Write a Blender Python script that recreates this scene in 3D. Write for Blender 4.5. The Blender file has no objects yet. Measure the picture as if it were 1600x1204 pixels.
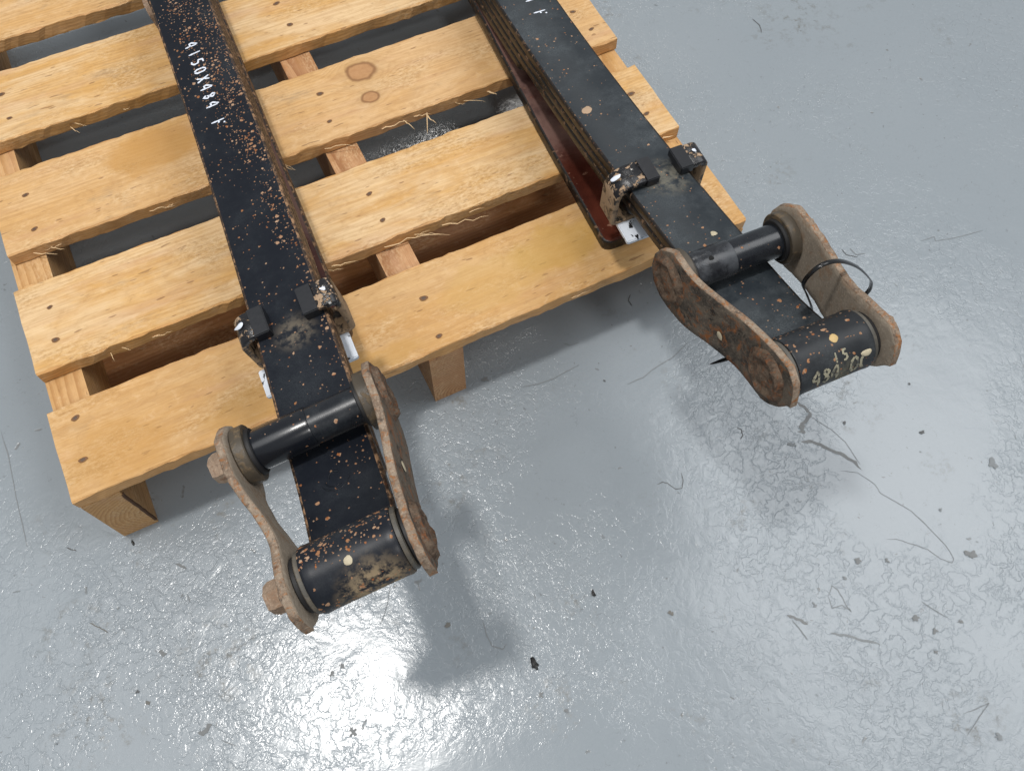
import bpy, bmesh, math, random
from mathutils import Vector, Matrix, noise as mnoise

S = bpy.context.scene
COL = S.collection
random.seed(7)

# ---------------------------------------------------------------- camera
cd = bpy.data.cameras.new("camera")
cam = bpy.data.objects.new("camera", cd)
COL.objects.link(cam)
S.camera = cam
cd.sensor_width = 36.0
cd.lens = 1321.1 / 1600 * 36.0
cd.clip_start = 0.02
cd.clip_end = 100
RX = Vector((0.8983418569725332, -0.438989491930144, 0.016435753285282503))
RY = Vector((-0.39259508231274337, -0.8190634462681312, -0.41833500012695807))
RZ = Vector((0.1971065938901863, 0.36935524493674904, -0.9081440930175799))
cam.matrix_world = Matrix(((RX[0], -RY[0], -RZ[0], 0.3989), (RX[1], -RY[1], -RZ[1], -0.5954),
                           (RX[2], -RY[2], -RZ[2], 1.3883), (0, 0, 0, 1)))

# ---------------------------------------------------------------- light: workshop bays overhead
w = bpy.data.worlds.new("World")
S.world = w
w.use_nodes = True
bg = w.node_tree.nodes["Background"]
bg.inputs[0].default_value = (0.93, 0.97, 1.0, 1)
bg.inputs[1].default_value = 0.37


def lamp(loc, power, size, col=(1, 0.97, 0.93)):
    l = bpy.data.lights.new("high_bay_lamp", 'AREA')
    l.shape = 'DISK'
    l.size = size
    l.energy = power
    l.color = col
    o = bpy.data.objects.new("high_bay_lamp", l)
    o.location = loc
    COL.objects.link(o)


lamp((-0.25, 0.22, 5.0), 120, 0.36)
lamp((-2.2, 0.9, 6.5), 85, 4.0, (0.97, 0.985, 1.0))
lamp((4.9, -0.4, 6.5), 230, 4.6, (0.97, 0.985, 1.0))
lamp((2.6, 4.4, 5.0), 60, 1.0)
lamp((0.4, -3.8, 5.0), 80, 0.5)
S.view_settings.view_transform = 'Standard'
S.view_settings.look = 'None'
S.view_settings.gamma = 1
S.view_settings.use_curve_mapping = False
S.view_settings.exposure = 0.12

# ---------------------------------------------------------------- node helpers
class NT:
    def __init__(s, name):
        s.m = bpy.data.materials.new(name)
        s.m.use_nodes = True
        s.t = s.m.node_tree
        s.b = s.t.nodes["Principled BSDF"]
        s.tc = None

    def n(s, typ, props=None, **ins):
        nd = s.t.nodes.new(typ)
        for k, v in (props or {}).items():
            setattr(nd, k, v)
        for k, v in ins.items():
            key = int(k[1:]) if k[0] == '_' and k[1:].isdigit() else k.replace('_', ' ')
            s.put(nd.inputs[key], v)
        return nd

    def put(s, sock, v):
        if hasattr(v, 'is_output'):
            s.t.links.new(v, sock)
        else:
            if isinstance(v, (tuple, list)) and sock.type == 'RGBA' and len(v) == 3:
                v = (*v, 1)
            sock.default_value = v

    def obj(s):
        if not s.tc:
            s.tc = s.n('ShaderNodeTexCoord').outputs['Object']
        return s.tc

    def vm(s, op, a, b=None, scale=None):
        nd = s.n('ShaderNodeVectorMath', {'operation': op})
        s.put(nd.inputs[0], a)
        if b is not None:
            s.put(nd.inputs[1], b)
        if scale is not None:
            s.put(nd.inputs['Scale'], scale)
        return nd.outputs['Value'] if op in ('LENGTH', 'DOT_PRODUCT', 'DISTANCE') else nd.outputs[0]

    def ma(s, op, a, b=0.0, c=None):
        nd = s.n('ShaderNodeMath', {'operation': op})
        s.put(nd.inputs[0], a)
        s.put(nd.inputs[1], b)
        if c is not None:
            s.put(nd.inputs[2], c)
        return nd.outputs[0]

    def rmp(s, x, a, b, lo=0.0, hi=1.0, smooth=True):
        nd = s.n('ShaderNodeMapRange', {'interpolation_type': 'SMOOTHSTEP' if smooth else 'LINEAR', 'clamp': True})
        for i, v in enumerate((x, a, b, lo, hi)):
            s.put(nd.inputs[i], v)
        return nd.outputs[0]

    def noise(s, vec, scale=5.0, detail=2.0, rough=0.5, dist=0.0, out='Fac'):
        nd = s.n('ShaderNodeTexNoise', None, Vector=vec, Scale=scale, Detail=detail, Roughness=rough, Distortion=dist)
        return nd.outputs[out if out != 'Fac' else 0] if out == 'Fac' else nd.outputs['Color']

    def voro(s, vec, scale, feature='F1', out='Distance', rnd=1.0):
        nd = s.n('ShaderNodeTexVoronoi', {'feature': feature}, Vector=vec, Scale=scale, Randomness=rnd)
        return nd.outputs[out]

    def mix(s, f, a, b):
        nd = s.n('ShaderNodeMix', {'data_type': 'RGBA'})
        s.put(nd.inputs[0], f)
        s.put(nd.inputs[6], a)
        s.put(nd.inputs[7], b)
        return nd.outputs[2]

    def bump(s, h, strength=1.0, dist=0.001, prev=None):
        nd = s.n('ShaderNodeBump', None, Height=h, Strength=strength, Distance=dist)
        if prev is not None:
            s.put(nd.inputs['Normal'], prev)
        return nd.outputs[0]

    def rand(s):
        return s.n('ShaderNodeObjectInfo').outputs['Random']

    def done(s, col, rough, normal=None, metal=0.0, spec=None):
        s.put(s.b.inputs['Base Color'], col)
        s.put(s.b.inputs['Roughness'], rough)
        s.put(s.b.inputs['Metallic'], metal)
        if spec is not None:
            s.put(s.b.inputs['Specular IOR Level'], spec)
        if normal is not None:
            s.put(s.b.inputs['Normal'], normal)
        return s.m


def flat(name, col, rough=0.6, spec=None, bump=None):
    t = NT(name)
    nrm = None
    c = col
    nz = t.noise(t.obj(), 220, 4, 0.65)
    c = t.mix(nz, tuple(x * 0.75 for x in col), tuple(min(1, x * 1.2) for x in col))
    if bump:
        nrm = t.bump(t.noise(t.obj(), bump, 3), 0.5, 0.0006)
    return t.done(c, rough, nrm, 0, spec)


# ---------------------------------------------------------------- materials
def mat_floor():
    t = NT("floor_paint")
    P = t.obj()
    warp = t.vm('SCALE', t.vm('SUBTRACT', t.noise(P, 14, 3, 0.6, 0, 'Color'), (0.5, 0.5, 0.5)), scale=0.10)
    Pw = t.vm('ADD', P, warp)
    warp2 = t.vm('SCALE', t.vm('SUBTRACT', t.noise(P, 90, 2, 0.6, 0, 'Color'), (0.5, 0.5, 0.5)), scale=0.018)
    Pw2 = t.vm('ADD', P, warp2)
    # regions: wrinkled paint against smoother paint
    reg = t.rmp(t.noise(P, 2.6, 2, 0.5), 0.40, 0.62)
    # wormy creases where a warped field crosses its middle, plus orange peel
    w1 = t.rmp(t.ma('ABSOLUTE', t.ma('SUBTRACT', t.noise(Pw2, 36, 2, 0.5, 0.6), 0.5)), 0.0, 0.055)
    w2 = t.rmp(t.ma('ABSOLUTE', t.ma('SUBTRACT', t.noise(Pw2, 95, 2, 0.5, 0.5), 0.5)), 0.0, 0.07)
    crease = t.ma('ADD', w1, t.ma('MULTIPLY', w2, 0.2))
    fine = t.noise(Pw2, 230, 3, 0.6, 0.8)
    mid = t.noise(P, 34, 3, 0.5, 1.0)
    big = t.noise(P, 7, 2)
    stret = t.noise(t.vm('MULTIPLY', Pw2, (1.0, 0.4, 1.0)), 150, 3, 0.6, 1.0)
    h = t.ma('ADD', t.ma('MULTIPLY', crease, t.ma('MULTIPLY', reg, 0.75)), t.ma('MULTIPLY', fine, 0.05))
    h = t.ma('ADD', h, t.ma('MULTIPLY', t.ma('MULTIPLY', mid, t.ma('ADD', reg, 0.45)), 1.6))
    h = t.ma('ADD', h, t.ma('MULTIPLY', stret, 0.12))
    h = t.ma('ADD', h, t.ma('MULTIPLY', big, 3.0))
    # sunk speckles
    pv = t.voro(Pw, 26, 'F1', 'Distance')
    pc = t.n('ShaderNodeSeparateColor', None, Color=t.voro(Pw, 26, 'F1', 'Color')).outputs[0]
    pit = t.ma('MULTIPLY', t.rmp(pv, 0.05, 0.13, 1.0, 0.0), t.rmp(pc, 0.80, 0.86))
    pv2 = t.voro(Pw2, 75, 'F1', 'Distance')
    pc2 = t.n('ShaderNodeSeparateColor', None, Color=t.voro(Pw2, 75, 'F1', 'Color')).outputs[1]
    pit2 = t.ma('MULTIPLY', t.rmp(pv2, 0.09, 0.2, 1.0, 0.0), t.rmp(pc2, 0.9, 0.93))
    h = t.ma('SUBTRACT', h, t.ma('MULTIPLY', pit, 0.8))
    # thin scratch lines where a warped field crosses a level
    f1 = t.noise(P, 30, 2, 0.5, 1.8)
    line = t.rmp(t.ma('ABSOLUTE', t.ma('SUBTRACT', f1, 0.5)), 0.0, 0.012, 1.0, 0.0)
    lmask = t.rmp(t.noise(P, 38, 2, 0.5), 0.58, 0.66)
    line = t.ma('MULTIPLY', line, lmask)
    f2 = t.noise(P, 75, 2, 0.5, 2.0)
    line2 = t.rmp(t.ma('ABSOLUTE', t.ma('SUBTRACT', f2, 0.5)), 0.0, 0.02, 1.0, 0.0)
    line2 = t.ma('MULTIPLY', line2, t.rmp(t.noise(Pw, 50, 2, 0.5), 0.62, 0.70))
    # dirt
    dirt = t.ma('MULTIPLY', t.rmp(t.noise(P, 9, 5, 0.68), 0.56, 0.74), t.rmp(t.noise(P, 70, 4, 0.7), 0.46, 0.66))
    for (dx, dy, dr) in ((-0.116, -0.265, 0.1), (0.078, -0.256, 0.11), (-0.109, -0.122, 0.08), (0.026, 0.033, 0.06), (0.525, -0.547, 0.07), (0.518, -0.155, 0.08), (0.597, -0.034, 0.05), (1.089, -0.852, 0.08), (1.229, -0.338, 0.07), (1.694, 0.51, 0.12), (1.235, -0.011, 0.06)):
        dd = t.vm('LENGTH', t.vm('SUBTRACT', Pw, (dx, dy, 0.0)))
        loc = t.ma('MULTIPLY', t.rmp(dd, dr * 0.2, dr, 1.0, 0.0), t.ma('MULTIPLY', t.rmp(t.noise(P, 34, 5, 0.7), 0.50, 0.63), t.rmp(t.noise(P, 120, 3, 0.7), 0.36, 0.6)))
        dirt = t.ma('MAXIMUM', dirt, loc)
    base = t.mix(t.noise(P, 3.0, 3, 0.55), (0.228, 0.258, 0.284), (0.264, 0.292, 0.316))
    base = t.mix(t.ma('MULTIPLY', t.noise(P, 160, 3, 0.7), 0.35), base, (0.182, 0.213, 0.233))
    c = t.mix(t.ma('MULTIPLY', dirt, 0.75), base, (0.115, 0.112, 0.100))
    c = t.mix(t.ma('MULTIPLY', pit, 0.55), c, (0.12, 0.115, 0.105))
    c = t.mix(t.ma('MULTIPLY', pit2, 0.5), c, (0.10, 0.10, 0.10))
    c = t.mix(t.ma('MULTIPLY', line, 0.28), c, (0.10, 0.105, 0.11))
    c = t.mix(t.ma('MULTIPLY', line2, 0.4), c, (0.09, 0.09, 0.09))
    nrm = t.bump(h, 1.0, 0.00055)
    rough = t.ma('ADD', t.ma('MULTIPLY', t.noise(P, 5, 3), 0.14), t.ma('ADD', t.ma('MULTIPLY', dirt, 0.25), 0.13))
    return t.done(c, rough, nrm, 0.0, 0.5)


def mat_wood(name, pale, honey, late, ring=0.0055, ringmix=0.24, blot=0.55, knots=(), grey=0.55, stains=()):
    t = NT(name)
    P0 = t.obj()
    rnd = t.rand()
    off = t.vm('SCALE', (13.0, 7.3, 4.1), scale=rnd)
    P = t.vm('ADD', P0, off)
    sx = t.n('ShaderNodeSeparateXYZ', None, Vector=P0)
    x, y, z = sx.outputs
    y0 = t.ma('MULTIPLY', t.ma('SUBTRACT', t.ma('FRACT', t.ma('MULTIPLY', rnd, 7.31)), 0.5), 0.12)
    z0 = t.ma('SUBTRACT', -0.028, t.ma('MULTIPLY', t.ma('FRACT', t.ma('MULTIPLY', rnd, 3.77)), 0.06))
    wob = t.ma('MULTIPLY', t.ma('SUBTRACT', t.noise(t.vm('MULTIPLY', P, (2.2, 9.0, 9.0)), 1.0, 3, 0.5), 0.5), 0.035)
    yy = t.ma('SUBTRACT', y, y0)
    kmask = kring = None
    for (kx, ky, kr) in knots:
        d = t.vm('LENGTH', t.vm('MULTIPLY', t.vm('SUBTRACT', t.vm('ADD', P0, t.vm('SCALE', t.vm('SUBTRACT', t.noise(P, 45, 2, 0.5, 0, 'Color'), (0.5, 0.5, 0.5)), scale=kr * 0.5)), (kx, ky, 0.0)), (0.8, 1.0, 0.0)))
        push = t.ma('MULTIPLY', t.rmp(d, kr * 0.6, kr * 3.2, 1.0, 0.0), t.ma('MULTIPLY', t.ma('SUBTRACT', y, ky), 1.6))
        yy = t.ma('SUBTRACT', yy, push)
        k = t.rmp(d, kr * 0.85, kr * 1.12, 1.0, 0.0)
        r = t.ma('MULTIPLY', t.rmp(d, kr * 0.78, kr * 0.98), t.rmp(d, kr * 1.0, kr * 1.3, 1.0, 0.0))
        halo = t.rmp(d, kr * 0.9, kr * 2.6, 0.7, 0.0)
        kmask = k if kmask is None else t.ma('MAXIMUM', kmask, k)
        kring = r if kring is None else t.ma('MAXIMUM', kring, r)
        blot_h = halo if knots.index((kx, ky, kr)) == 0 else t.ma('MAXIMUM', blot_h, halo)
    zz = t.ma('SUBTRACT', z, z0)
    rad = t.ma('ADD', t.ma('SQRT', t.ma('ADD', t.ma('MULTIPLY', yy, yy), t.ma('MULTIPLY', zz, zz))), wob)
    ph = t.ma('FRACT', t.ma('DIVIDE', rad, ring))
    rings = t.ma('MULTIPLY', t.rmp(ph, 0.25, 0.92), t.rmp(ph, 0.93, 1.0, 1.0, 0.0))
    fib = t.noise(t.vm('MULTIPLY', P, (14.0, 420.0, 420.0)), 1.0, 3, 0.6)
    fib2 = t.noise(t.vm('MULTIPLY', P, (34.0, 240.0, 240.0)), 1.0, 4, 0.7)
    blo = t.noise(t.vm('MULTIPLY', P, (5.0, 17.0, 17.0)), 1.0, 4, 0.6, 0.6)
    fuzzreg = t.rmp(t.noise(t.vm('MULTIPLY', P, (5.0, 11.0, 11.0)), 1.3, 3), 0.47, 0.66)
    fuzz = t.noise(t.vm('MULTIPLY', P, (110.0, 260.0, 260.0)), 1.0, 4, 0.7)
    c = t.mix(t.rmp(blo, 0.36, 0.64), pale, honey)
    c = t.mix(t.ma('MULTIPLY', t.ma('FRACT', t.ma('MULTIPLY', rnd, 5.13)), 0.7), c, t.mix(t.noise(P, 2.0, 2), honey, (0.56, 0.36, 0.20)))
    c = t.mix(t.ma('MULTIPLY', t.rmp(fib, 0.38, 0.72), 0.34), c, late)
    c = t.mix(t.ma('MULTIPLY', rings, ringmix), c, late)
    mot = t.noise(t.vm('MULTIPLY', P, (42.0, 75.0, 75.0)), 1.0, 5, 0.72, 0.5)
    c = t.mix(t.rmp(mot, 0.48, 0.74, 0.0, 0.42), c, (0.335, 0.175, 0.062))
    c = t.mix(t.rmp(mot, 0.48, 0.28, 0.0, 0.35), c, (0.68, 0.48, 0.28))
    # pinkish heart streaks, soft grey handling smears, short dark flecks
    pk = t.rmp(t.noise(t.vm('MULTIPLY', P, (3.0, 24.0, 24.0)), 1.0, 3), 0.52, 0.78)
    c = t.mix(t.ma('MULTIPLY', pk, 0.45), c, (0.475, 0.275, 0.165))
    gs = t.ma('MULTIPLY', t.rmp(t.noise(t.vm('MULTIPLY', P, (7.0, 12.0, 12.0)), 1.0, 5, 0.65), 0.56, 0.76), t.rmp(fib2, 0.3, 0.6))
    c = t.mix(t.ma('MULTIPLY', gs, grey), c, (0.19, 0.15, 0.11))
    fl = t.rmp(t.noise(t.vm('MULTIPLY', P, (36.0, 190.0, 190.0)), 1.0, 1.0, 0.4), 0.715, 0.77)
    c = t.mix(t.ma('MULTIPLY', fl, 0.6), c, (0.20, 0.095, 0.04))
    bl = t.ma('MULTIPLY', fuzzreg, t.rmp(fuzz, 0.42, 0.7))
    c = t.mix(t.ma('MULTIPLY', bl, 0.6), c, (0.70, 0.51, 0.30))
    fd = t.ma('MULTIPLY', fuzzreg, t.rmp(fuzz, 0.5, 0.28))
    c = t.mix(t.ma('MULTIPLY', fd, 0.55), c, (0.31, 0.17, 0.068))
    for (sx_, sy_, ax, ay, col, k) in stains:
        dd = t.vm('LENGTH', t.vm('MULTIPLY', t.vm('ADD', t.vm('SUBTRACT', P0, (sx_, sy_, 0)), t.vm('SCALE', t.vm('SUBTRACT', t.noise(P, 26, 3, 0.6, 0, 'Color'), (0.5, 0.5, 0.5)), scale=0.05)), (1 / ax, 1 / ay, 0.0)))
        c = t.mix(t.rmp(dd, 0.72, 1.12, k, 0.0), c, col)
    if knots:
        c = t.mix(t.ma('MULTIPLY', blot_h, 0.3), c, (0.34, 0.22, 0.10))
        kc = t.mix(t.noise(P, 160, 2), (0.32, 0.15, 0.058), (0.44, 0.235, 0.105))
        c = t.mix(t.ma('MULTIPLY', kmask, 0.85), c, kc)
        c = t.mix(t.ma('MULTIPLY', kring, 0.8), c, (0.19, 0.085, 0.03))
    h = t.ma('ADD', t.ma('MULTIPLY', fib2, 0.5), t.ma('MULTIPLY', rings, 0.12))
    h = t.ma('ADD', h, t.ma('MULTIPLY', t.ma('MULTIPLY', fuzz, fuzzreg), 2.6))
    h = t.ma('SUBTRACT', h, t.ma('MULTIPLY', fl, 0.5))
    return t.done(c, t.rmp(blo, 0.3, 0.7, 0.62, 0.5), t.bump(h, 0.9, 0.0009), 0, 0.32)


def spots(t, P, scale, dens, lo=0.12, hi=0.34, offs=0.0):
    """irregular blobs: voronoi cells with a random radius, thinned by a density input (0..1)"""
    wv = t.vm('SCALE', t.vm('SUBTRACT', t.noise(P, scale * 2.2, 2, 0.6, 0, 'Color'), (0.5, 0.5, 0.5)), scale=0.55 / scale)
    Q = t.vm('ADD', t.vm('ADD', P, wv), (offs, offs * 0.7, 0))
    vd = t.n('ShaderNodeTexVoronoi', {'feature': 'F1'}, Vector=Q, Scale=scale)
    cs = t.n('ShaderNodeSeparateColor', None, Color=vd.outputs['Color'])
    r = t.ma('ADD', t.ma('MULTIPLY', t.ma('POWER', cs.outputs[1], 3.0), hi - lo), lo)
    hit = t.ma('LESS_THAN', cs.outputs[0], dens)
    m = t.rmp(t.ma('DIVIDE', vd.outputs['Distance'], r), 0.75, 1.05, 1.0, 0.0)
    return t.ma('MULTIPLY', m, hit), cs.outputs[2]


def mat_black(name, dens=0.16, edge=None, dust=0.25, rust_col=None, dustspot=None, rough=0.36, dulled=None, base=(0.0080, 0.0100, 0.0148), big=0.1, spec=0.24):
    """black chassis paint over steel, peppered with rust. edge=(axis vector, from, to, extra density)"""
    t = NT(name)
    P0 = t.obj()
    off = t.vm('SCALE', (3.1, 5.7, 2.3), scale=t.rand())
    P = t.vm('ADD', P0, off)
    d = t.ma('MULTIPLY', t.rmp(t.noise(P, 11, 4, 0.65), 0.38, 0.68), dens)
    d = t.ma('ADD', d, dens * 0.18)
    for edge in ([] if not edge else edge if isinstance(edge, list) else [edge]):
        ev = t.vm('DOT_PRODUCT', P0, edge[0])
        d = t.ma('ADD', d, t.ma('MULTIPLY', t.rmp(ev, edge[1], edge[2]), t.ma('MULTIPLY', t.rmp(t.noise(P, 16, 3), 0.3, 0.65), edge[3])))
    m1, k1 = spots(t, P, 125, d, 0.16, 0.42)
    m2, k2 = spots(t, P, 240, t.ma('MULTIPLY', d, 1.3), 0.20, 0.46, 3.3)
    m3, k3 = spots(t, P, 60, t.ma('MULTIPLY', d, big), 0.10, 0.26, 7.7)
    m = t.ma('MAXIMUM', t.ma('MAXIMUM', m1, t.ma('MULTIPLY', m2, 0.8)), m3)
    rc = t.mix(k1, (0.30, 0.145, 0.066), (0.44, 0.305, 0.205))
    rc = t.mix(t.rmp(k2, 0.6, 1.0), rc, (0.30, 0.105, 0.03))
    rc = t.mix(t.ma('MULTIPLY', t.noise(P, 600, 2), 0.6), rc, (0.16, 0.075, 0.04))
    du = t.ma('MULTIPLY', t.rmp(t.noise(P, 9, 5, 0.7), 0.40, 0.78), dust)
    fine = t.noise(P, 700, 3, 0.7)
    c = t.mix(t.ma('MULTIPLY', du, t.rmp(fine, 0.25, 0.75)), base, (0.096, 0.110, 0.119))
    if dustspot:
        (cx, cy, cz, rr, col, kk) = dustspot
        dd = t.vm('LENGTH', t.vm('SUBTRACT', P0, (cx, cy, cz)))
        dm = t.ma('MULTIPLY', t.rmp(dd, rr * 0.25, rr, 1.0, 0.0), t.rmp(t.noise(P, 62, 5, 0.7), 0.40, 0.58))
        c = t.mix(t.ma('MULTIPLY', dm, kk), c, col)
        du = t.ma('ADD', du, dm)
    c = t.mix(m, c, rc)
    r = t.ma('ADD', rough, t.ma('ADD', t.ma('MULTIPLY', du, 0.5), t.ma('MULTIPLY', m, 0.5)))
    h = t.ma('ADD', t.ma('MULTIPLY', m, 0.5), t.ma('ADD', t.ma('MULTIPLY', fine, 0.05), t.ma('MULTIPLY', t.noise(P, 60, 3), 0.25)))
    return t.done(c, r, t.bump(h, 0.7, 0.0006), 0, spec)


def mat_rust(name, cols, scale=30.0, rough=0.85, bump=0.0012):
    t = NT(name)
    P = t.vm('ADD', t.obj(), t.vm('SCALE', (3.1, 5.7, 2.3), scale=t.rand()))
    a = t.noise(P, scale, 6, 0.7, 0.5)
    b = t.noise(P, scale * 2.6, 5, 0.7, 0.8)
    f = t.noise(P, 330, 4, 0.75)
    c = t.mix(t.rmp(a, 0.36, 0.62), cols[0], cols[1])
    c = t.mix(t.rmp(b, 0.50, 0.66), c, cols[2])
    c = t.mix(t.ma('MULTIPLY', t.rmp(t.noise(P, scale * 1.7, 5, 0.75), 0.55, 0.68), 0.9), c, cols[3])
    c = t.mix(t.ma('MULTIPLY', t.rmp(f, 0.5, 0.72), 0.5), c, tuple(min(1, v * 1.7 + 0.02) for v in cols[1]))
    c = t.mix(t.ma('MULTIPLY', t.rmp(f, 0.45, 0.25), 0.55), c, tuple(v * 0.35 for v in cols[0]))
    h = t.ma('ADD', t.ma('MULTIPLY', f, 0.7), t.ma('ADD', b, a))
    return t.done(c, rough, t.bump(h, 0.85, bump), 0, 0.25)


def mat_oxide():
    t = NT("red_oxide_wet")
    P = t.obj()
    a = t.noise(P, 13, 4, 0.6)
    c = t.mix(t.rmp(a, 0.35, 0.65), (0.040, 0.0095, 0.006), (0.075, 0.019, 0.011))
    tan = t.ma('MULTIPLY', t.rmp(t.noise(P, 34, 4, 0.7), 0.60, 0.68), 0.75)
    c = t.mix(tan, c, (0.22, 0.10, 0.055))
    s = t.n('ShaderNodeSeparateXYZ', None, Vector=P)
    dustm = t.rmp(s.outputs[1], 0.20, 0.30, 0.0, 0.75)
    c = t.mix(t.ma('MULTIPLY', dustm, t.rmp(t.noise(P, 22, 4, 0.7), 0.3, 0.6)), c, (0.15, 0.075, 0.055))
    r = t.ma('ADD', 0.14, t.ma('ADD', t.ma('MULTIPLY', dustm, 0.6), t.ma('MULTIPLY', tan, 0.5)))
    h = t.ma('ADD', t.noise(P, 70, 3, 0.6), t.ma('MULTIPLY', t.noise(P, 380, 2), 0.25))
    return t.done(c, r, t.bump(h, 0.6, 0.0008), 0, 0.5)


def mat_patchy(name, base, patch, lo, hi, scale, rough=(0.4, 0.8), bump=0.0008, extra=None):
    t = NT(name)
    P = t.vm('ADD', t.obj(), t.vm('SCALE', (3.1, 5.7, 2.3), scale=t.rand()))
    n = t.noise(P, scale, 5, 0.65, 0.4)
    m = t.rmp(n, lo, hi)
    f = t.noise(P, 420, 3, 0.7)
    pc = t.mix(f, tuple(v * 0.6 for v in patch), tuple(min(1, v * 1.35) for v in patch))
    c = t.mix(m, base, pc)
    if extra:
        e = t.rmp(t.noise(P, scale * 1.9, 4, 0.7), extra[1], extra[1] + 0.05)
        c = t.mix(e, c, extra[0])
    h = t.ma('ADD', m, t.ma('MULTIPLY', f, 0.4))
    return t.done(c, t.rmp(m, 0, 1, rough[0], rough[1]), t.bump(h, 0.8, bump), 0, 0.4)


M = {}
M['floor'] = mat_floor()
PALE, HONEY, LATE = (0.655, 0.470, 0.265), (0.565, 0.325, 0.108), (0.34, 0.172, 0.058)
M['board'] = mat_wood("pine_board", PALE, HONEY, LATE)
YEL = (0.46, 0.265, 0.055)
M['board_front'] = mat_wood("pine_board_stained", (0.55, 0.350, 0.155), (0.49, 0.265, 0.075), LATE, ring=0.009, ringmix=0.18, grey=0.25,
                            stains=((0.262, 0.012, 0.085, 0.05, YEL, 0.55), (0.14, -0.005, 0.11, 0.05, (0.50, 0.31, 0.10), 0.4),
                                    (-0.10, -0.055, 0.085, 0.02, (0.45, 0.25, 0.065), 0.5), (-0.50, -0.03, 0.085, 0.055, (0.43, 0.225, 0.06), 0.5),
                                    (-0.28, -0.045, 0.10, 0.03, (0.43, 0.235, 0.06), 0.5)))
M['board_knot'] = mat_wood("pine_board_knotty", PALE, HONEY, LATE, knots=((0.102, 0.046, 0.021), (0.094, -0.020, 0.0125)), grey=0.5,
                           stains=((-0.30, 0.03, 0.09, 0.05, (0.45, 0.235, 0.065), 0.75),))
M['edge'] = mat_wood("pine_sawn_edge_bounce", (0.64, 0.375, 0.155), (0.57, 0.300, 0.095), (0.36, 0.165, 0.048), ring=0.004, ringmix=0.4, grey=0.3)  # sawn orange, deepened by painting in the warm bounce of shaded sides
M['stringer'] = mat_wood("pine_stringer", (0.56, 0.345, 0.15), (0.50, 0.275, 0.09), (0.33, 0.155, 0.045), ring=0.0075, ringmix=0.6, grey=0.15)
M['stringer_red'] = mat_wood("pine_stringer_red", (0.46, 0.235, 0.105), (0.40, 0.19, 0.075), (0.24, 0.095, 0.032), ring=0.0065, ringmix=0.75, grey=0.15)
M['under'] = mat_wood("pine_under_board_bounce", (0.44, 0.215, 0.090), (0.38, 0.170, 0.062), (0.24, 0.095, 0.032), ringmix=0.4)  # pine with gap shade and warm bounce light put into its red-brown
M['splinter'] = flat("torn_wood_fibre", (0.64, 0.45, 0.25), 0.7)
M['bark'] = flat("bark_sliver", (0.075, 0.036, 0.016), 0.9, bump=180)
M['nail_hole_shade'] = flat("nail_recess_shade", (0.17, 0.080, 0.032), 0.8)
M['nail_head'] = flat("nail_steel", (0.085, 0.05, 0.03), 0.5)
M['leaf_l'] = mat_black("black_leaf_paint", 0.18, ((1, 0.085, 0), 0.012, 0.064, 1.25), 0.28, spec=0.16, dustspot=(0.003, -0.018, 0.22, 0.042, (0.20, 0.165, 0.12), 0.62), big=0.3)
M['leaf_r'] = mat_black("black_leaf_paint_dusty", 0.12, ((-1, 0, 0), 0.038, 0.052, 0.5), 1.0, spec=0.34, dustspot=(0.012, 0.015, 0.20, 0.05, (0.155, 0.145, 0.115), 0.7), rough=0.40, base=(0.0150, 0.0200, 0.0250), big=0.25)
M['leaf_side'] = mat_patchy("rusty_leaf_edge", (0.0085, 0.0065, 0.0055), (0.165, 0.098, 0.056), 0.57, 0.63, 85, (0.42, 0.85), 0.0012, ((0.10, 0.035, 0.015), 0.62))
M['leaf_side_l'] = mat_patchy("rust_scaled_leaf_edge", (0.030, 0.018, 0.012), (0.26, 0.150, 0.080), 0.47, 0.60, 95, (0.5, 0.85), 0.0014, ((0.10, 0.035, 0.015), 0.62))
M['eye_l'] = mat_black("black_eye_paint", 0.16, [((0, 0.72, 0.50), 0.012, 0.030, 1.3), ((0, -1, -0.15), 0.021, 0.034, 1.0)], 0.45, rough=0.36, big=1.0, dustspot=(0.012, -0.035, -0.004, 0.056, (0.34, 0.255, 0.155), 1.0))
M['eye_r'] = mat_black("black_eye_paint_dull", 0.20, [((0, 0.75, 0.40), 0.006, 0.028, 0.75), ((0, -1, -0.15), 0.026, 0.040, 0.5)], 0.95, rough=0.40, base=(0.017, 0.019, 0.022), big=0.8, dustspot=(0.010, -0.034, -0.004, 0.036, (0.20, 0.185, 0.13), 0.6))
M['tube'] = mat_black("black_gloss_paint", 0.10, None, 0.40, rough=0.22, base=(0.0065, 0.008, 0.0115), big=0.05, spec=0.45)
M['sleeve'] = mat_patchy("worn_black_paint", (0.013, 0.014, 0.017), (0.052, 0.057, 0.065), 0.42, 0.72, 30, (0.22, 0.4), 0.0003)
M['plate_face'] = mat_rust("rusty_plate_face", ((0.040, 0.034, 0.028), (0.125, 0.100, 0.076), (0.21, 0.075, 0.022), (0.013, 0.012, 0.011)), 21)
M['plate_tan'] = mat_rust("dusty_plate_face", ((0.25, 0.205, 0.158), (0.30, 0.25, 0.195), (0.255, 0.175, 0.115), (0.18, 0.145, 0.11)), 14, bump=0.0004)
M['plate_rim'] = mat_rust("rusty_plate_rim", ((0.150, 0.105, 0.074), (0.255, 0.200, 0.150), (0.245, 0.105, 0.038), (0.060, 0.045, 0.036)), 44)
M['boss'] = mat_rust("rusty_pin_boss", ((0.055, 0.036, 0.025), (0.140, 0.100, 0.070), (0.165, 0.062, 0.024), (0.018, 0.014, 0.012)), 48)
M['bolt'] = mat_rust("rusty_bolt_head", ((0.23, 0.16, 0.112), (0.33, 0.245, 0.18), (0.26, 0.155, 0.095), (0.15, 0.10, 0.07)), 34)
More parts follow.
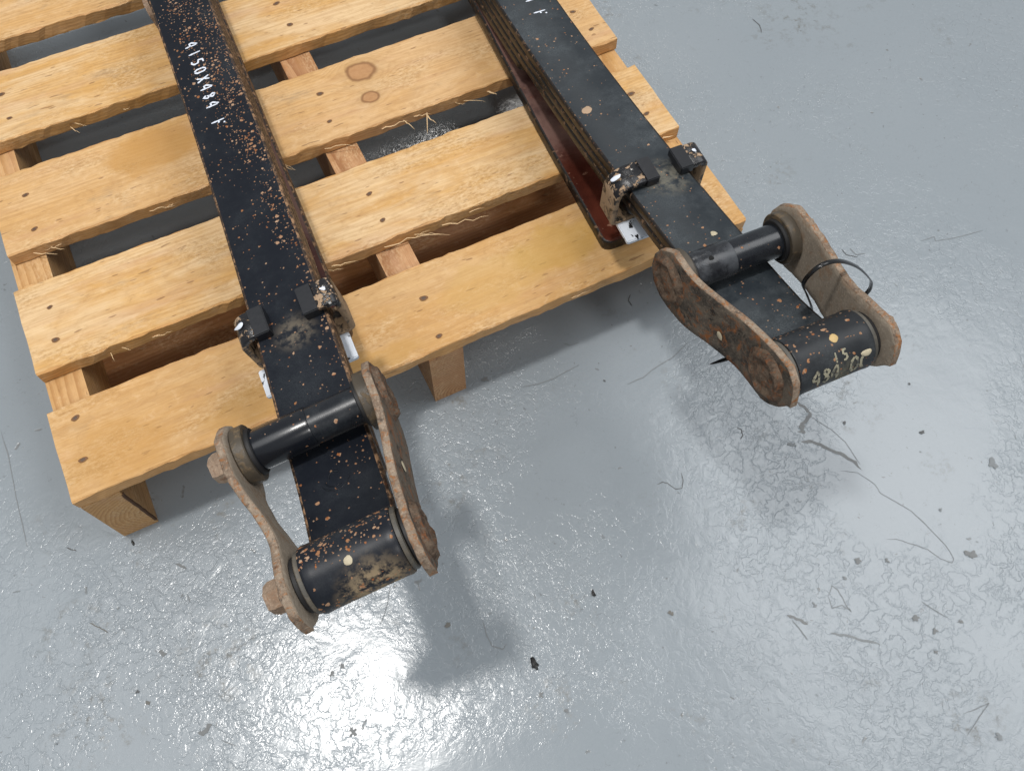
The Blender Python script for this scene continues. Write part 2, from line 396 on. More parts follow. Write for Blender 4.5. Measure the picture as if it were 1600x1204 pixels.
M['bush'] = mat_patchy("dirty_bush_ring", (0.060, 0.049, 0.036), (0.125, 0.088, 0.050), 0.5, 0.65, 55, (0.45, 0.75), 0.0004, ((0.035, 0.024, 0.015), 0.66))
M['bush_grey'] = mat_patchy("grey_bush_ring", (0.075, 0.071, 0.062), (0.115, 0.10, 0.078), 0.45, 0.65, 50, (0.5, 0.75), 0.0004)
M['rubber'] = flat("black_rubber", (0.008, 0.008, 0.009), 0.6)
M['clip'] = mat_patchy("flaking_clip_paint", (0.012, 0.012, 0.014), (0.34, 0.235, 0.15), 0.54, 0.585, 75, (0.25, 0.85), 0.0012, ((0.42, 0.41, 0.39), 0.63))
M['clip_rust'] = mat_patchy("rust_scaled_clip", (0.020, 0.016, 0.013), (0.30, 0.205, 0.125), 0.37, 0.50, 60, (0.45, 0.85), 0.0014)
M['clip_edge'] = mat_black("clip_edge_paint", 0.12, None, 0.25, rough=0.3)
M['pad'] = flat("black_pad_paint", (0.0125, 0.0135, 0.0165), 0.30, bump=90)
M['white'] = mat_patchy("white_marker_paint", (0.62, 0.66, 0.74), (0.08, 0.085, 0.10), 0.60, 0.72, 140, (0.5, 0.5), 0.0002)
M['white_flaked'] = mat_patchy("flaking_white_paint", (0.62, 0.66, 0.72), (0.012, 0.012, 0.013), 0.57, 0.60, 60, (0.45, 0.4), 0.0005)
M['cream'] = flat("cream_paint_dab", (0.44, 0.385, 0.27), 0.6)
M['yellow'] = flat("yellow_paint_dab", (0.47, 0.33, 0.14), 0.6)
M['faded'] = mat_patchy("faded_cream_marker", (0.27, 0.25, 0.18), (0.045, 0.047, 0.045), 0.44, 0.62, 110, (0.7, 0.6), 0.0003)
M['tan'] = flat("dried_mud_splat", (0.36, 0.25, 0.165), 0.9)
M['oxide'] = mat_oxide()
M['tie'] = flat("black_nylon", (0.006, 0.006, 0.0065), 0.22)
M['hole'] = flat("dark_hole", (0.003, 0.003, 0.003), 0.9)
M['crack_d'] = flat("paint_crack_grey", (0.178, 0.192, 0.201), 0.6)  # grey tone for cracks, chips and scratches in the floor paint
M['crack_k'] = flat("paint_crack_black", (0.075, 0.078, 0.08), 0.6)
M['crack_g'] = flat("bare_concrete_chip", (0.168, 0.175, 0.178), 0.75, bump=200)
M['crack_b'] = flat("brown_scuff", (0.145, 0.140, 0.128), 0.8, bump=200)
M['flake'] = flat("black_debris", (0.006, 0.006, 0.006), 0.5)


# ---------------------------------------------------------------- mesh helpers
def link(name, me, mats, parent=None, loc=None, smooth=True):
    o = bpy.data.objects.new(name, me)
    COL.objects.link(o)
    for m in (mats if isinstance(mats, (list, tuple)) else [mats]):
        me.materials.append(M[m])
    if parent:
        o.parent = parent
    if loc:
        o.location = loc
    return o


def mesh(name, v, f, mi=None, sm=None):
    me = bpy.data.meshes.new(name)
    me.from_pydata([tuple(a) for a in v], [], f)
    if mi:
        me.polygons.foreach_set('material_index', mi)
    if sm is not None:
        me.polygons.foreach_set('use_smooth', [sm] * len(f) if isinstance(sm, bool) else sm)
    bm = bmesh.new()
    bm.from_mesh(me)
    bmesh.ops.recalc_face_normals(bm, faces=bm.faces)
    bm.to_mesh(me)
    bm.free()
    me.update()
    return me


def sweep(name, rings, mi_ring=None, caps=True, closed=False, smooth=True, cap_mi=0):
    """rings: list of equal-length closed vertex loops"""
    n = len(rings[0])
    v = [p for r in rings for p in r]
    f, mi, sm = [], [], []
    R = len(rings)
    for i in range(R if closed else R - 1):
        j = (i + 1) % R
        for k in range(n):
            l = (k + 1) % n
            f.append((i * n + k, i * n + l, j * n + l, j * n + k))
            mi.append(mi_ring[k] if mi_ring else 0)
            sm.append(smooth)
    if caps and not closed:
        f.append(tuple(range(n))[::-1])
        f.append(tuple((R - 1) * n + k for k in range(n)))
        mi += [cap_mi, cap_mi]
        sm += [False, False]
    return mesh(name, v, f, mi, sm)


def lathe(name, prof, nseg=48, mi=None, smooth=True):
    """revolve (x, r) profile about the local X axis; closed profile if first == last"""
    v, f, m, s = [], [], [], []
    P = len(prof)
    for i in range(nseg):
        a = 2 * math.pi * i / nseg
        for (x, r) in prof:
            v.append((x, r * math.cos(a), r * math.sin(a)))
    for i in range(nseg):
        j = (i + 1) % nseg
        for k in range(P - 1):
            f.append((i * P + k, i * P + k + 1, j * P + k + 1, j * P + k))
            m.append(mi[k] if mi else 0)
            s.append(smooth)
    me = mesh(name, v, f, m, s)
    bm = bmesh.new()
    bm.from_mesh(me)
    bmesh.ops.remove_doubles(bm, verts=bm.verts, dist=1e-6)
    for e in bm.edges:
        if len(e.link_faces) == 2 and e.calc_face_angle(0) > math.radians(32):
            e.smooth = False
    bm.to_mesh(me)
    bm.free()
    return me


def thing(name, label, cat, group=None, mat=None):
    o = bpy.data.objects.new(name, None)
    o.empty_display_size = 0.05
    COL.objects.link(o)
    o['label'] = label
    o['category'] = cat
    if group:
        o['group'] = group
    if mat:
        o.matrix_world = mat
    return o


def nz(x, y=0.0, z=0.0):
    return mnoise.noise((x, y, z))


# ---------------------------------------------------------------- floor
def build_floor():
    n = 24
    v, f = [], []
    for i in range(n + 1):
        for j in range(n + 1):
            v.append((-9 + 18 * i / n, -9 + 18 * j / n, 0))
    for i in range(n):
        for j in range(n):
            a = i * (n + 1) + j
            f.append((a, a + n + 1, a + n + 2, a + 1))
    o = link('floor', mesh('floor', v, f), 'floor')
    o['kind'] = 'structure'
    return o


FLOOR = build_floor()


def ribbon(pts, width, z, jit=0.35, sub=4, taper=True, seed=0):
    """flat strip along a polyline, uneven in width"""
    P = []
    for i in range(len(pts) - 1):
        a, b = Vector(pts[i]), Vector(pts[i + 1])
        for k in range(sub):
            P.append(a.lerp(b, k / sub))
    P.append(Vector(pts[-1]))
    v, f = [], []
    N = len(P)
    for i, p in enumerate(P):
        d = (P[min(i + 1, N - 1)] - P[max(i - 1, 0)])
        d = d.normalized() if d.length > 1e-9 else Vector((1, 0))
        nn = Vector((-d.y, d.x))
        q = p + nn * width * 0.8 * nz(i * 0.55, seed, 3.1)
        wd = width * (0.65 + jit * 2 * abs(nz(i * 0.8, seed, 9.0)) + 0.2)
        if taper:
            e = min(i, N - 1 - i) / max(1, N - 1)
            wd *= min(1.0, 0.25 + e * 6)
        v.append((q.x - nn.x * wd / 2, q.y - nn.y * wd / 2, z))
        v.append((q.x + nn.x * wd / 2, q.y + nn.y * wd / 2, z))
        if i:
            f.append((2 * i - 2, 2 * i - 1, 2 * i + 1, 2 * i))
    return v, f


CRACKS=[
(0.00146,'d',[(1.1438, -0.4241), (1.169, -0.4401), (1.1839, -0.4719), (1.1819, -0.4875), (1.1972, -0.5126), (1.2113, -0.537), (1.2196, -0.572), (1.227, -0.6109), (1.2249, -0.6339), (1.2182, -0.6389), (1.2048, -0.6254), (1.1956, -0.6029), (1.1731, -0.58), (1.1577, -0.5652), (1.143, -0.5582)]),
(0.00568,'g',[(1.1126, -0.3497), (1.1348, -0.3631), (1.1527, -0.3864), (1.1698, -0.4105), (1.1792, -0.4373)]),
(0.00581,'g',[(1.1495, -0.2813), (1.1567, -0.2973), (1.1575, -0.3101), (1.1396, -0.3222), (1.1244, -0.3284)]),
(0.01033,'g',[(1.1324, -0.3187), (1.1299, -0.3284), (1.1202, -0.3346)]),
(0.00138,'d',[(1.154, -0.3153), (1.1746, -0.3553), (1.1823, -0.3833), (1.1821, -0.4295)]),
(0.00183,'k',[(1.0254, -0.2768), (1.0283, -0.285), (1.0251, -0.2942), (1.0181, -0.2989)]),
(0.00133,'k',[(0.8422, -0.3071), (0.8534, -0.3074), (0.8598, -0.3118), (0.8669, -0.328), (0.879, -0.3313), (0.8883, -0.3178), (0.8913, -0.3064)]),
(0.00158,'d',[(1.0001, -0.5928), (1.0148, -0.5827), (1.02, -0.5933), (1.0175, -0.6184), (1.019, -0.6305), (1.0118, -0.6156), (0.9938, -0.6126), (1.0001, -0.5928)]),
(0.00416,'g',[(0.9223, -0.5892), (0.937, -0.6042), (0.9436, -0.6163)]),
(0.00361,'d',[(0.9696, -0.6434), (0.9877, -0.6566), (1.0108, -0.6767), (1.0304, -0.6928)]),
(0.00144,'d',[(-0.1428, 0.2738), (-0.1414, 0.2142), (-0.1454, 0.1464), (-0.1468, 0.0918), (-0.1477, 0.0504)]),
(0.00141,'d',[(1.5676, -0.0982), (1.5997, -0.1017), (1.5953, -0.1114), (1.6326, -0.1207), (1.6675, -0.1271), (1.698, -0.1314)]),
(0.00154,'d',[(0.4763, -0.3839), (0.4724, -0.4041), (0.4721, -0.4236), (0.4851, -0.4364), (0.4948, -0.4325)]),
(0.00125,'d',[(0.3644, -0.2675), (0.3508, -0.2894), (0.3367, -0.3073), (0.3263, -0.3166)]),
(0.00161,'b',[(-0.0871, -0.1137), (-0.0753, -0.1272), (-0.0638, -0.1415)]),
(0.00674,'g',[(0.0187, -0.3455), (0.0304, -0.3462), (0.0401, -0.3409)]),
(0.00599,'g',[(-0.0015, -0.2043), (0.0082, -0.2133)]),
(0.00167,'k',[(-0.0904, 0.0226), (-0.0837, 0.0158), (-0.0767, 0.0101)]),
(0.00163,'d',[(-0.1853, -0.0125), (-0.1738, -0.0158)]),
(0.00205,'d',[(0.0653, -0.1374), (0.0654, -0.151)]),
(0.00487,'b',[(-0.0395, -0.2665), (-0.0356, -0.2736)]),
(0.00125,'d',[(0.0462, -0.3688), (0.065, -0.3878)]),
(0.00126,'d',[(1.132, -0.6682), (1.1537, -0.7071)]),
(0.00417,'g',[(0.0631, -0.0811), (0.0766, -0.0969)]),
(0.00176,'k',[(1.5945, 0.5566), (1.5995, 0.5323), (1.5904, 0.5104)]),
(0.00152,'d',[(1.4308, -0.0516), (1.4334, -0.0694), (1.4512, -0.0745)]),
(0.00152,'k',[(1.4141, -0.047), (1.4151, -0.0607), (1.4321, -0.0754)]),
(0.00130,'d',[(1.0841, -0.8346), (1.1125, -0.8381), (1.1303, -0.8395), (1.1035, -0.8492), (1.068, -0.8624)]),
(0.00139,'d',[(0.7142, -0.0416), (0.7431, -0.0485), (0.774, -0.0519), (0.8021, -0.0482), (0.8293, -0.0468)]),
(0.00147,'k',[(0.9877, 0.0431), (0.9775, 0.0324), (0.9785, 0.0195)]),
(0.00142,'d',[(0.8236, 0.0057), (0.8318, -0.0042), (0.851, -0.0059)]),
(0.00166,'d',[(0.9253, -0.5996), (0.9286, -0.6202), (0.9294, -0.6371)]),
(0.00151,'d',[(0.8898, -0.1188), (0.9224, -0.1202), (0.9619, -0.1103), (0.9899, -0.1091), (1.0338, -0.0933)]),
(0.00150,'g',[(0.7715, -0.6543), (0.7766, -0.661)]),
]
SPOTS=[
(1.3947,-0.5319,0.01019,'d'),
(1.2549,-0.6400,0.00864,'g'),
(1.3181,-0.4283,0.00459,'k'),
(1.0969,-0.3489,0.00567,'d'),
(1.0932,-0.3444,0.00454,'d'),
(0.6603,0.0012,0.00696,'g'),
(0.9713,-0.5960,0.00523,'d'),
(1.0409,-0.5802,0.00425,'d'),
(0.8624,-0.0597,0.00118,'k'),
(1.1693,-0.7203,0.00522,'g'),
(1.1213,-0.5873,0.00429,'g'),
(1.1223,-0.7142,0.00519,'g'),
(1.1036,-0.7414,0.00411,'g'),
(0.2292,-0.4461,0.00774,'g'),
(0.2474,-0.3488,0.00499,'g'),
(0.2316,-0.3538,0.00497,'g'),
(1.1067,-0.6843,0.00522,'g'),
(1.0779,-0.5663,0.00536,'g'),
(0.5091,-0.5234,0.00496,'g'),
(0.5340,-0.5614,0.00394,'g'),
(0.4236,-0.3639,0.00511,'b'),
(0.7540,-0.5041,0.00518,'b'),
(0.8562,-0.0955,0.00233,'k'),
(-0.0471,-0.2474,0.00294,'k'),
(0.0573,-0.1358,0.00308,'d'),
(1.2576,-0.5581,0.00441,'d'),
(1.3544,-0.3414,0.00236,'k'),
(1.1710,-0.2392,0.00235,'k'),
(1.1124,-0.8840,0.00593,'d'),
(1.2018,-0.3520,0.00345,'k'),
]
SPL=[
((0.6737, 0.4844, 0.1753),(0.74, 0.4903, 0.1753),0.00352),
((0.7167, 0.4809, 0.1753),(0.7312, 0.4489, 0.1753),0.00259),
((0.7376, 0.4846, 0.1753),(0.7793, 0.4855, 0.1753),0.00296),
((0.7639, 0.4621, 0.1753),(0.7403, 0.4083, 0.1753),0.00260),
((0.7617, 0.4513, 0.1753),(0.7717, 0.4216, 0.1753),0.00354),
((0.8389, 0.4782, 0.1753),(0.881, 0.455, 0.1753),0.00192),
((0.8878, 0.4779, 0.1753),(0.9008, 0.4631, 0.1753),0.00603),
((0.5635, 0.49, 0.1753),(0.6387, 0.4759, 0.1753),0.00231),
((0.4827, 0.4686, 0.1753),(0.5018, 0.4548, 0.1753),0.00205),
((0.4799, 0.4541, 0.1753),(0.5062, 0.4339, 0.1753),0.00340),
((0.5799, 0.2264, 0.1753),(0.6872, 0.2265, 0.1753),0.00326),
((0.6872, 0.2265, 0.1753),(0.7889, 0.2081, 0.1753),0.00276),
((0.6243, 0.2197, 0.1753),(0.7094, 0.1953, 0.1753),0.00219),
((0.6357, 0.2186, 0.1753),(0.6874, 0.1999, 0.1753),0.00175),
((0.74, 0.2088, 0.1753),(0.7788, 0.2129, 0.1753),0.00222),
((0.4853, 0.2217, 0.1753),(0.5408, 0.2164, 0.1753),0.00321),
((0.4685, 0.2227, 0.1753),(0.5118, 0.2161, 0.1753),0.00214),
((0.1829, 0.1824, 0.1753),(0.2193, 0.1816, 0.1753),0.00202),
((0.177, 0.1979, 0.1753),(0.2228, 0.2107, 0.1753),0.00203),
((0.1104, 0.2071, 0.1753),(0.1134, 0.1881, 0.1753),0.00161),
((0.1291, 0.212, 0.1753),(0.1434, 0.2077, 0.1753),0.00162),
((0.0439, 0.4809, 0.1753),(0.0884, 0.4641, 0.1753),0.00235),
((0.0896, 0.4693, 0.1753),(0.0533, 0.4751, 0.1753),0.00172),
((0.1646, 0.7322, 0.1753),(0.1811, 0.7045, 0.1753),0.00185),
((0.2683, 0.4742, 0.1753),(0.2888, 0.4781, 0.1753),0.00243),
((0.2848, 0.48, 0.1753),(0.2772, 0.4775, 0.1753),0.00177),
((0.2422, 0.482, 0.1753),(0.2988, 0.4809, 0.1753),0.00220),
((0.1749, 0.6569, 0.1753),(0.1967, 0.6515, 0.1753),0.00182),
((0.8213, 0.4116, 0.1753),(0.8437, 0.4094, 0.1753),0.00188),
((0.2622, 0.6564, 0.1753),(0.2791, 0.6534, 0.1753),0.00184),
((0.5558, 0.0595, 0.1753),(0.513, 0.0643, 0.1753),0.00166),
((0.8217, 0.0062, 0.1753),(0.8583, 0.0066, 0.1753),0.00192),
((1.1288, 0.2253, 0.1753),(1.155, 0.2212, 0.1753),0.00353),
((1.1303, 0.2164, 0.1753),(1.1463, 0.2204, 0.1753),0.00352),
((0.0727, 0.4124, 0.1753),(0.0962, 0.4082, 0.1753),0.00211),
]
DEBRIS=[(0.5206, -0.4785, 0.00603, 'small black flake alone on the grey floor below the springs'), (0.6564, -0.4216, 0.00365, 'tiny black speck on the floor above the black flake'), (0.0096, -0.0174, 0.00315, 'tiny black crumb on the floor beside the left pallet corner')]


for i, (wd, c, pts) in enumerate(CRACKS):
    v, f = ribbon(pts, wd, 0.0004 + 0.00002 * i, seed=i * 2.7)
    link('paint_chip' if c in 'gb' else 'paint_crack', mesh('paint_crack', v, f), 'crack_' + c, FLOOR)


def blob(r, z, seed, n=14, irr=0.4, flatx=1.0):
    v = [(0, 0, z)]
    for i in range(n):
        a = 2 * math.pi * i / n
        q = r * (1 + irr * 2 * nz(math.cos(a) * 1.3 + seed, math.sin(a) * 1.3, seed * 1.7))
        v.append((q * math.cos(a) * flatx, q * math.sin(a), z))
    return v, [(0, i + 1, (i + 1) % n + 1) for i in range(n)]


for i, (x, y, r, c) in enumerate(SPOTS):
    v, f = blob(r * 0.7, 0.0014 + 0.00002 * i, i * 3.3, n=22, irr=0.75)
    link('paint_chip', mesh('paint_chip', v, f), 'crack_' + c, FLOOR, (x, y, 0))

# countless hair-thin scratches and specks all over the paint
rs = random.Random(21)
V, F = [], []
for i in range(80):
    x, y = rs.uniform(-0.5, 2.3), rs.uniform(-1.0, 1.5)
    a = rs.uniform(0, 6.3)
    L = rs.uniform(0.003, 0.010)
    cu = rs.uniform(-2.6, 2.6)
    pts = []
    for k in range(5):
        pts.append((x, y))
        x += math.cos(a) * L / 4
        y += math.sin(a) * L / 4
        a += cu / 4
    v, f = ribbon(pts, rs.uniform(0.0004, 0.0011), 0.0022 + 0.000001 * i, seed=i * 1.3, sub=1)
    b = len(V)
    V += v
    F += [tuple(q + b for q in t) for t in f]
for i in range(110):
    x, y = rs.uniform(-0.5, 2.3), rs.uniform(-1.0, 1.5)
    v, f = blob(rs.uniform(0.0005, 0.0014), 0.0030 + 0.000001 * i, i * 1.9, n=7, irr=0.5)
    b = len(V)
    V += [(p[0] + x, p[1] + y, p[2]) for p in v]
    F += [tuple(q + b for q in t) for t in f]
sc = link('paint_scratches', mesh('paint_scratches', V, F), 'crack_d', FLOOR)
sc['kind'] = 'stuff'

# loose black crumbs
for (x, y, r, lab) in DEBRIS:
    bm = bmesh.new()
    bmesh.ops.create_icosphere(bm, subdivisions=2, radius=r)
    for q in bm.verts:
        k = 1 + 0.9 * nz(q.co.x * 260 + x * 50, q.co.y * 260, q.co.z * 260)
        q.co = Vector((q.co.x * k * 0.8, q.co.y * k * 1.5, q.co.z * k * 0.45))
    me = bpy.data.meshes.new('debris_flake')
    bm.to_mesh(me)
    bm.free()
    o = link('debris_flake', me, 'flake', None, (x, y, r * 0.4))
    o['label'] = lab
    o['category'] = 'flake'

# ---------------------------------------------------------------- pallet
H, T = 0.1893, 0.0272
PL = 1.165
PAL = thing('wooden_pallet', 'new pale pine pallet lying under the two black leaf springs', 'pallet', mat=Matrix.Translation((PL / 2, 0.56, 0)))
PO = Vector((PL / 2, 0.56, 0))


def plank(name, x0, x1, y0, y1, z0, z1, mat, seed, along='x', rough=0.0021, chip=1.6, st=90):
    """sawn board: rounded section swept along its grain, edges uneven; mesh X is the grain"""
    L = (x1 - x0) if along == 'x' else (y1 - y0)
    Wd = (y1 - y0) if along == 'x' else (x1 - x0)
    t = z1 - z0
    c = 0.0022
    sec = []
    hw, ht = Wd / 2, t / 2
    for (sx, sz, dx, dz) in ((-1, -1, 0, 1), (-1, 1, 1, 0), (1, 1, 0, -1), (1, -1, -1, 0)):
        cx, cz = sx * hw, sz * ht
        px, pz = (-dz, -dx) if False else (0, 0)
        if (sx, sz) == (-1, -1):
            sec += [(cx + c, cz), (cx, cz + c)]
        elif (sx, sz) == (-1, 1):
            sec += [(cx, cz - c), (cx + c, cz)]
        elif (sx, sz) == (1, 1):
            sec += [(cx - c, cz), (cx, cz - c)]
        else:
            sec += [(cx, cz + c), (cx - c, cz)]
    # extra points across the top so the face can undulate
    top_a, top_b = sec[3], sec[4]
    mid = [(top_a[0] + (top_b[0] - top_a[0]) * k / 5, top_a[1]) for k in range(1, 5)]
    sec = sec[:4] + mid + sec[4:]
    rings = []
    for i in range(st + 1):
        x = -L / 2 + L * i / st
        if i == 0 or i == st:
            pass
        ring = []
        for k, (a, b) in enumerate(sec):
            e = 0 if 4 <= k <= 7 else 1
            gx = x * 26
            j = rough * (nz(gx, k * 7.1 + seed, 1.3) + 0.7 * nz(gx * 3.7, k * 7.1 + seed, 5.0) + 0.5 * nz(gx * 9, k * 7.1 + seed, 8.0))
            ch = max(0.0, nz(x * 9, k * 3.3 + seed * 2, 4.0) - 0.42) * 0.012 * chip if e else 0
            aa = a + (j * e) - math.copysign(ch, a) * e
            bb = b + (0.5 * j * e) + (0.0006 * nz(x * 7, a * 22, seed) if not e else 0)
            xe = x
            if i == 0 or i == st:
                xe = x + math.copysign(0.0016, x) * nz(k * 2.1, seed, i) - math.copysign(0.001, x)
            ring.append((xe, aa, bb))
        rings.append(ring)
    me = sweep(name, rings, [1, 1, 1, 0, 0, 0, 0, 0, 1, 1, 1, 1] if mat.startswith('board') else None, smooth=False)
    o = link(name, me, [mat, 'edge'] if mat.startswith('board') else mat, PAL)
    cen = Vector(((x0 + x1) / 2, (y0 + y1) / 2, (z0 + z1) / 2)) - PO
    o.location = cen
    if along == 'y':
        o.rotation_euler = (0, 0, math.pi / 2)
    return o


B = [(-0.002, PL - 0.002, 0.0, 0.158), (-0.001, PL - 0.001, 0.227, 0.3945), (0.006, PL + 0.002, 0.466, 0.637), (0.008, PL + 0.003, 0.7135, 0.8823), (0.004, PL, 0.960, 1.132)]
BOARDS = []
for i, (a, b, c, d) in enumerate(B):
    BOARDS.append(plank('deck_board', a, b, c, d, H - T, H, ['board_front', 'board', 'board_knot', 'board', 'board'][i], i * 11.3 + 2, chip=1.0 if i else 0.4))
    BOARDS[-1]['label'] = ['front deck board stained yellow', 'deck board with torn lower edge', 'deck board with two round knots', 'pale deck board with grey smears', 'rearmost deck board'][i]


def stringer(x0, x1, mat, seed):
    # side outline with notches for the bottom boards
    L = 1.197
    y = [0.0, 0.195, 0.195, 0.365, 0.365, L]
    zb = 0.0255
    lo = [0.0, 0.0, zb, zb, 0, 0]
    out = [(yy, zz) for yy, zz in zip(y, lo)]
    up = [(L - L * k / 30, H - T - 0.0008) for k in range(31)]
    poly = out + up
    v, f = [], []
    n = len(poly)
    zc = (H - T) / 2
    hw = (x1 - x0) / 2
    for s in (-1, 1):
        for (yy, zz) in poly:
            v.append((yy - L / 2, s * (hw + 0.0005 * nz(yy * 20, s, seed)), zz - zc))
    f = [tuple(range(n))[::-1], tuple(range(n, 2 * n))]
    for k in range(n):
        l = (k + 1) % n
        f.append((k, l, n + l, n + k))
    o = link('stringer', mesh('stringer', v, f, None, False), mat, PAL)
    o.location = Vector(((x0 + x1) / 2, L / 2, zc)) - PO
    o.rotation_euler = (0, 0, math.pi / 2)
    return o


ST = [stringer(0.0, 0.0575, 'stringer', 3.0), stringer(0.5632, 0.6233, 'stringer_red', 8.0), stringer(PL - 0.058, PL - 0.001, 'stringer', 14.0)]
for (c, d) in ((0.197, 0.363),):
    plank('bottom_board', 0.001, PL - 0.001, c, d, 0.0015, 0.0245, 'under', c * 40, st=40)

# bark edge left on the near corner of the left stringer
bl = []
for i in range(15):
    z = 0.012 + 0.138 * i / 14
    wv = 0.0022 + 0.0022 * abs(nz(i * 0.9, 2.2)) * (1 if i > 2 else 0.4)
    xx = 0.0575 + 0.0006 + 0.0012 * nz(i * 0.6, 7.7)
    bl.append([(xx - 0.003 - PO.x, -0.0008 - PO.y, z), (xx + 0.0005 - PO.x, -0.0014 - PO.y, z), (xx + 0.0012 - PO.x, wv - PO.y, z), (xx - 0.001 - PO.x, wv - PO.y, z)])
link('bark_strip', sweep('bark_strip', bl, smooth=False), 'bark', PAL)

# nails: raised dark ring, hole shade and stain in its colour, head inside it
def nail_mesh():
    v, f, m = [], [], []
    n = 14
    for (rx, ry, z) in ((0.0056, 0.0042, 0.0003), (0.0036, 0.0032, 0.0006), (0.0030, 0.0026, 0.0004)):
        for i in range(n):
            a = 2 * math.pi * i / n
            k = 1 + 0.22 * nz(math.cos(a) * 2, math.sin(a) * 2, 5.5)
            v.append((rx * k * math.cos(a), ry * k * math.sin(a), z))
    for r in range(2):
        for i in range(n):
            j = (i + 1) % n
            f.append((r * n + i, r * n + j, (r + 1) * n + j, (r + 1) * n + i))
            m.append(0)
    f.append(tuple(range(2 * n, 3 * n)))
    m.append(1)
    return mesh('nail', v, f, m, False)


NM = nail_mesh()
for k in ('nail_hole_shade', 'nail_head'):
    NM.materials.append(M[k])
rn = random.Random(5)
nails = [(0.0367, 0.1301), (0.0304, 0.0588), (0.5977, 0.0956), (0.5919, 0.0209), (0.0473, 0.3394), (0.0415, 0.2763), (0.5962, 0.3283), (0.5962, 0.2673),
         (0.062, 0.5781), (0.0597, 0.5014), (0.5993, 0.5776), (0.5919, 0.5089), (0.0743, 0.7606), (0.0728, 0.823), (0.6087, 0.7662), (0.6042, 0.8308),
         (1.1209, 0.5653), (1.132, 0.509), (1.1211, 0.3327), (1.1232, 0.279), (1.125, 0.12), (1.124, 0.05), (1.124, 0.76), (1.122, 0.83), (0.06, 1.0), (0.06, 1.08), (0.60, 1.0), (0.60, 1.08)]
for (x, y) in nails:
    bi = min(range(5), key=lambda i: abs(y - (B[i][2] + B[i][3]) / 2))
    o = bpy.data.objects.new('nail', NM)
    COL.objects.link(o)
    o.parent = BOARDS[bi]
    s = rn.uniform(0.85, 1.2)
    o.scale = (s * rn.uniform(1, 1.2), s * rn.uniform(0.85, 1), 1)
    o.rotation_euler = (0, 0, rn.uniform(-0.3, 0.3))
    o.location = Vector((x, y, H + 0.0006)) - PO - BOARDS[bi].location

# torn fibres along the board edges
for i, (a, b, wd) in enumerate(SPL):
    a, b = Vector(a), Vector(b)
    bi = min(range(5), key=lambda k: abs(a.y - B[k][2]))
    dy = B[bi][2] - a.y - 0.001
    if abs(dy) > 0.06:
        continue
    a.y += dy
    b.y += dy
    b.y -= 0.002 + 0.010 * rn.random()
    b.z += rn.uniform(-0.003, 0.006)
    b = a.lerp(b, 0.78)
    wd *= 0.75
    L = (b - a).length
    d = (b - a).normalized()
    up = Vector((0, 0, 1))
    sd = d.cross(up).normalized()
    nn = sd.cross(d)
    rings = []
    for k in range(7):
        t = k / 6
        c = a.lerp(b, t) + nn * (L * 0.10 * math.sin(t * 3.0) * rn.choice((-1, 1)) * 0.5) + Vector((0, 0, 0.003 * math.sin(t * 2.5 + i)))
        w_ = wd * 0.5 * (1 - t) ** 0.6 * (1 if k else 0.8) + 0.0001
        rings.append([tuple(c + sd * w_ - PO - BOARDS[bi].location), tuple(c + nn * w_ * 0.5 - PO - BOARDS[bi].location), tuple(c - sd * w_ - PO - BOARDS[bi].location), tuple(c - nn * w_ * 0.3 - PO - BOARDS[bi].location)])
    link('splinter', sweep('splinter', rings, smooth=False), 'splinter', BOARDS[bi])

# ---------------------------------------------------------------- leaf springs
LW = 0.1005
C0, C1, C2 = 0.2054, -0.1965, 0.1165
EYE = Vector((-0.3549, 0.3138))
UPP = Vector((-0.179, 0.2765))
ER, TT = 0.0366, 0.0182


def prof(s):
    return C0 + C1 * s + C2 * s * s


def leaf_mesh(name, path, width, th, tip=None, mats=(0, 1)):
    """path: (s, v) of the leaf's TOP surface; section a flat bar with rounded sides"""
    rings = []
    N = len(path)
    hw = width / 2
    r = min(0.004, th * 0.35)
    for i, (s, v) in enumerate(path):
        a, b = path[max(0, i - 1)], path[min(N - 1, i + 1)]
        d = Vector((b[0] - a[0], b[1] - a[1])).normalized()
        n = Vector((-d.y, d.x))
        if n.y < 0 and tip is None:
            pass
        k = 1.0
        if tip:
            e = i * 1.0 / (N - 1)
            k = tip(s)
        sec = [(-hw * k + r, 0), (hw * k - r, 0), (hw * k - r * 0.25, -r * 0.3), (hw * k, -r), (hw * k, -th + r), (hw * k - r, -th), (-hw * k + r, -th), (-hw * k, -th + r), (-hw * k, -r), (-hw * k + r * 0.25, -r * 0.3)]
        ring = []
        for q, (u, o) in enumerate(sec):
            j = 0.0004 * nz(s * 90, q * 3.0, th * 100)
            ring.append((u + j, s + n.x * (o), v + n.y * (o)))
        rings.append(ring)
    mi = [0, 1, 1, 1, 1, 0, 1, 1, 1, 1]
    return sweep(name, rings, mi, cap_mi=1)


def stroke(pts, w_, place, z=0.0004):
    """hand-painted stroke: rounded strip following 2D pts, mapped by place(x, y) -> 3D"""
    P = [Vector(p) for p in pts]
    N = len(P)
    out, f = [], []
    Q = []
    for i in range(N - 1):
        for k in range(4):
            Q.append(P[i].lerp(P[i + 1], k / 4))
    Q.append(P[-1])
    N = len(Q)
    for i, p in enumerate(Q):
        d = (Q[min(N - 1, i + 1)] - Q[max(0, i - 1)]).normalized()
        n = Vector((-d.y, d.x))
        e = min(i, N - 1 - i)
        ww = w_ * (0.55 if e == 0 else 1.0) * (0.9 + 0.35 * nz(i * 0.7, p.x * 40, p.y * 40))
        out.append(place(*(p - n * ww / 2)))
        out.append(place(*(p + n * ww / 2)))
        if i:
            f.append((2 * i - 2, 2 * i - 1, 2 * i + 1, 2 * i))
    return out, f


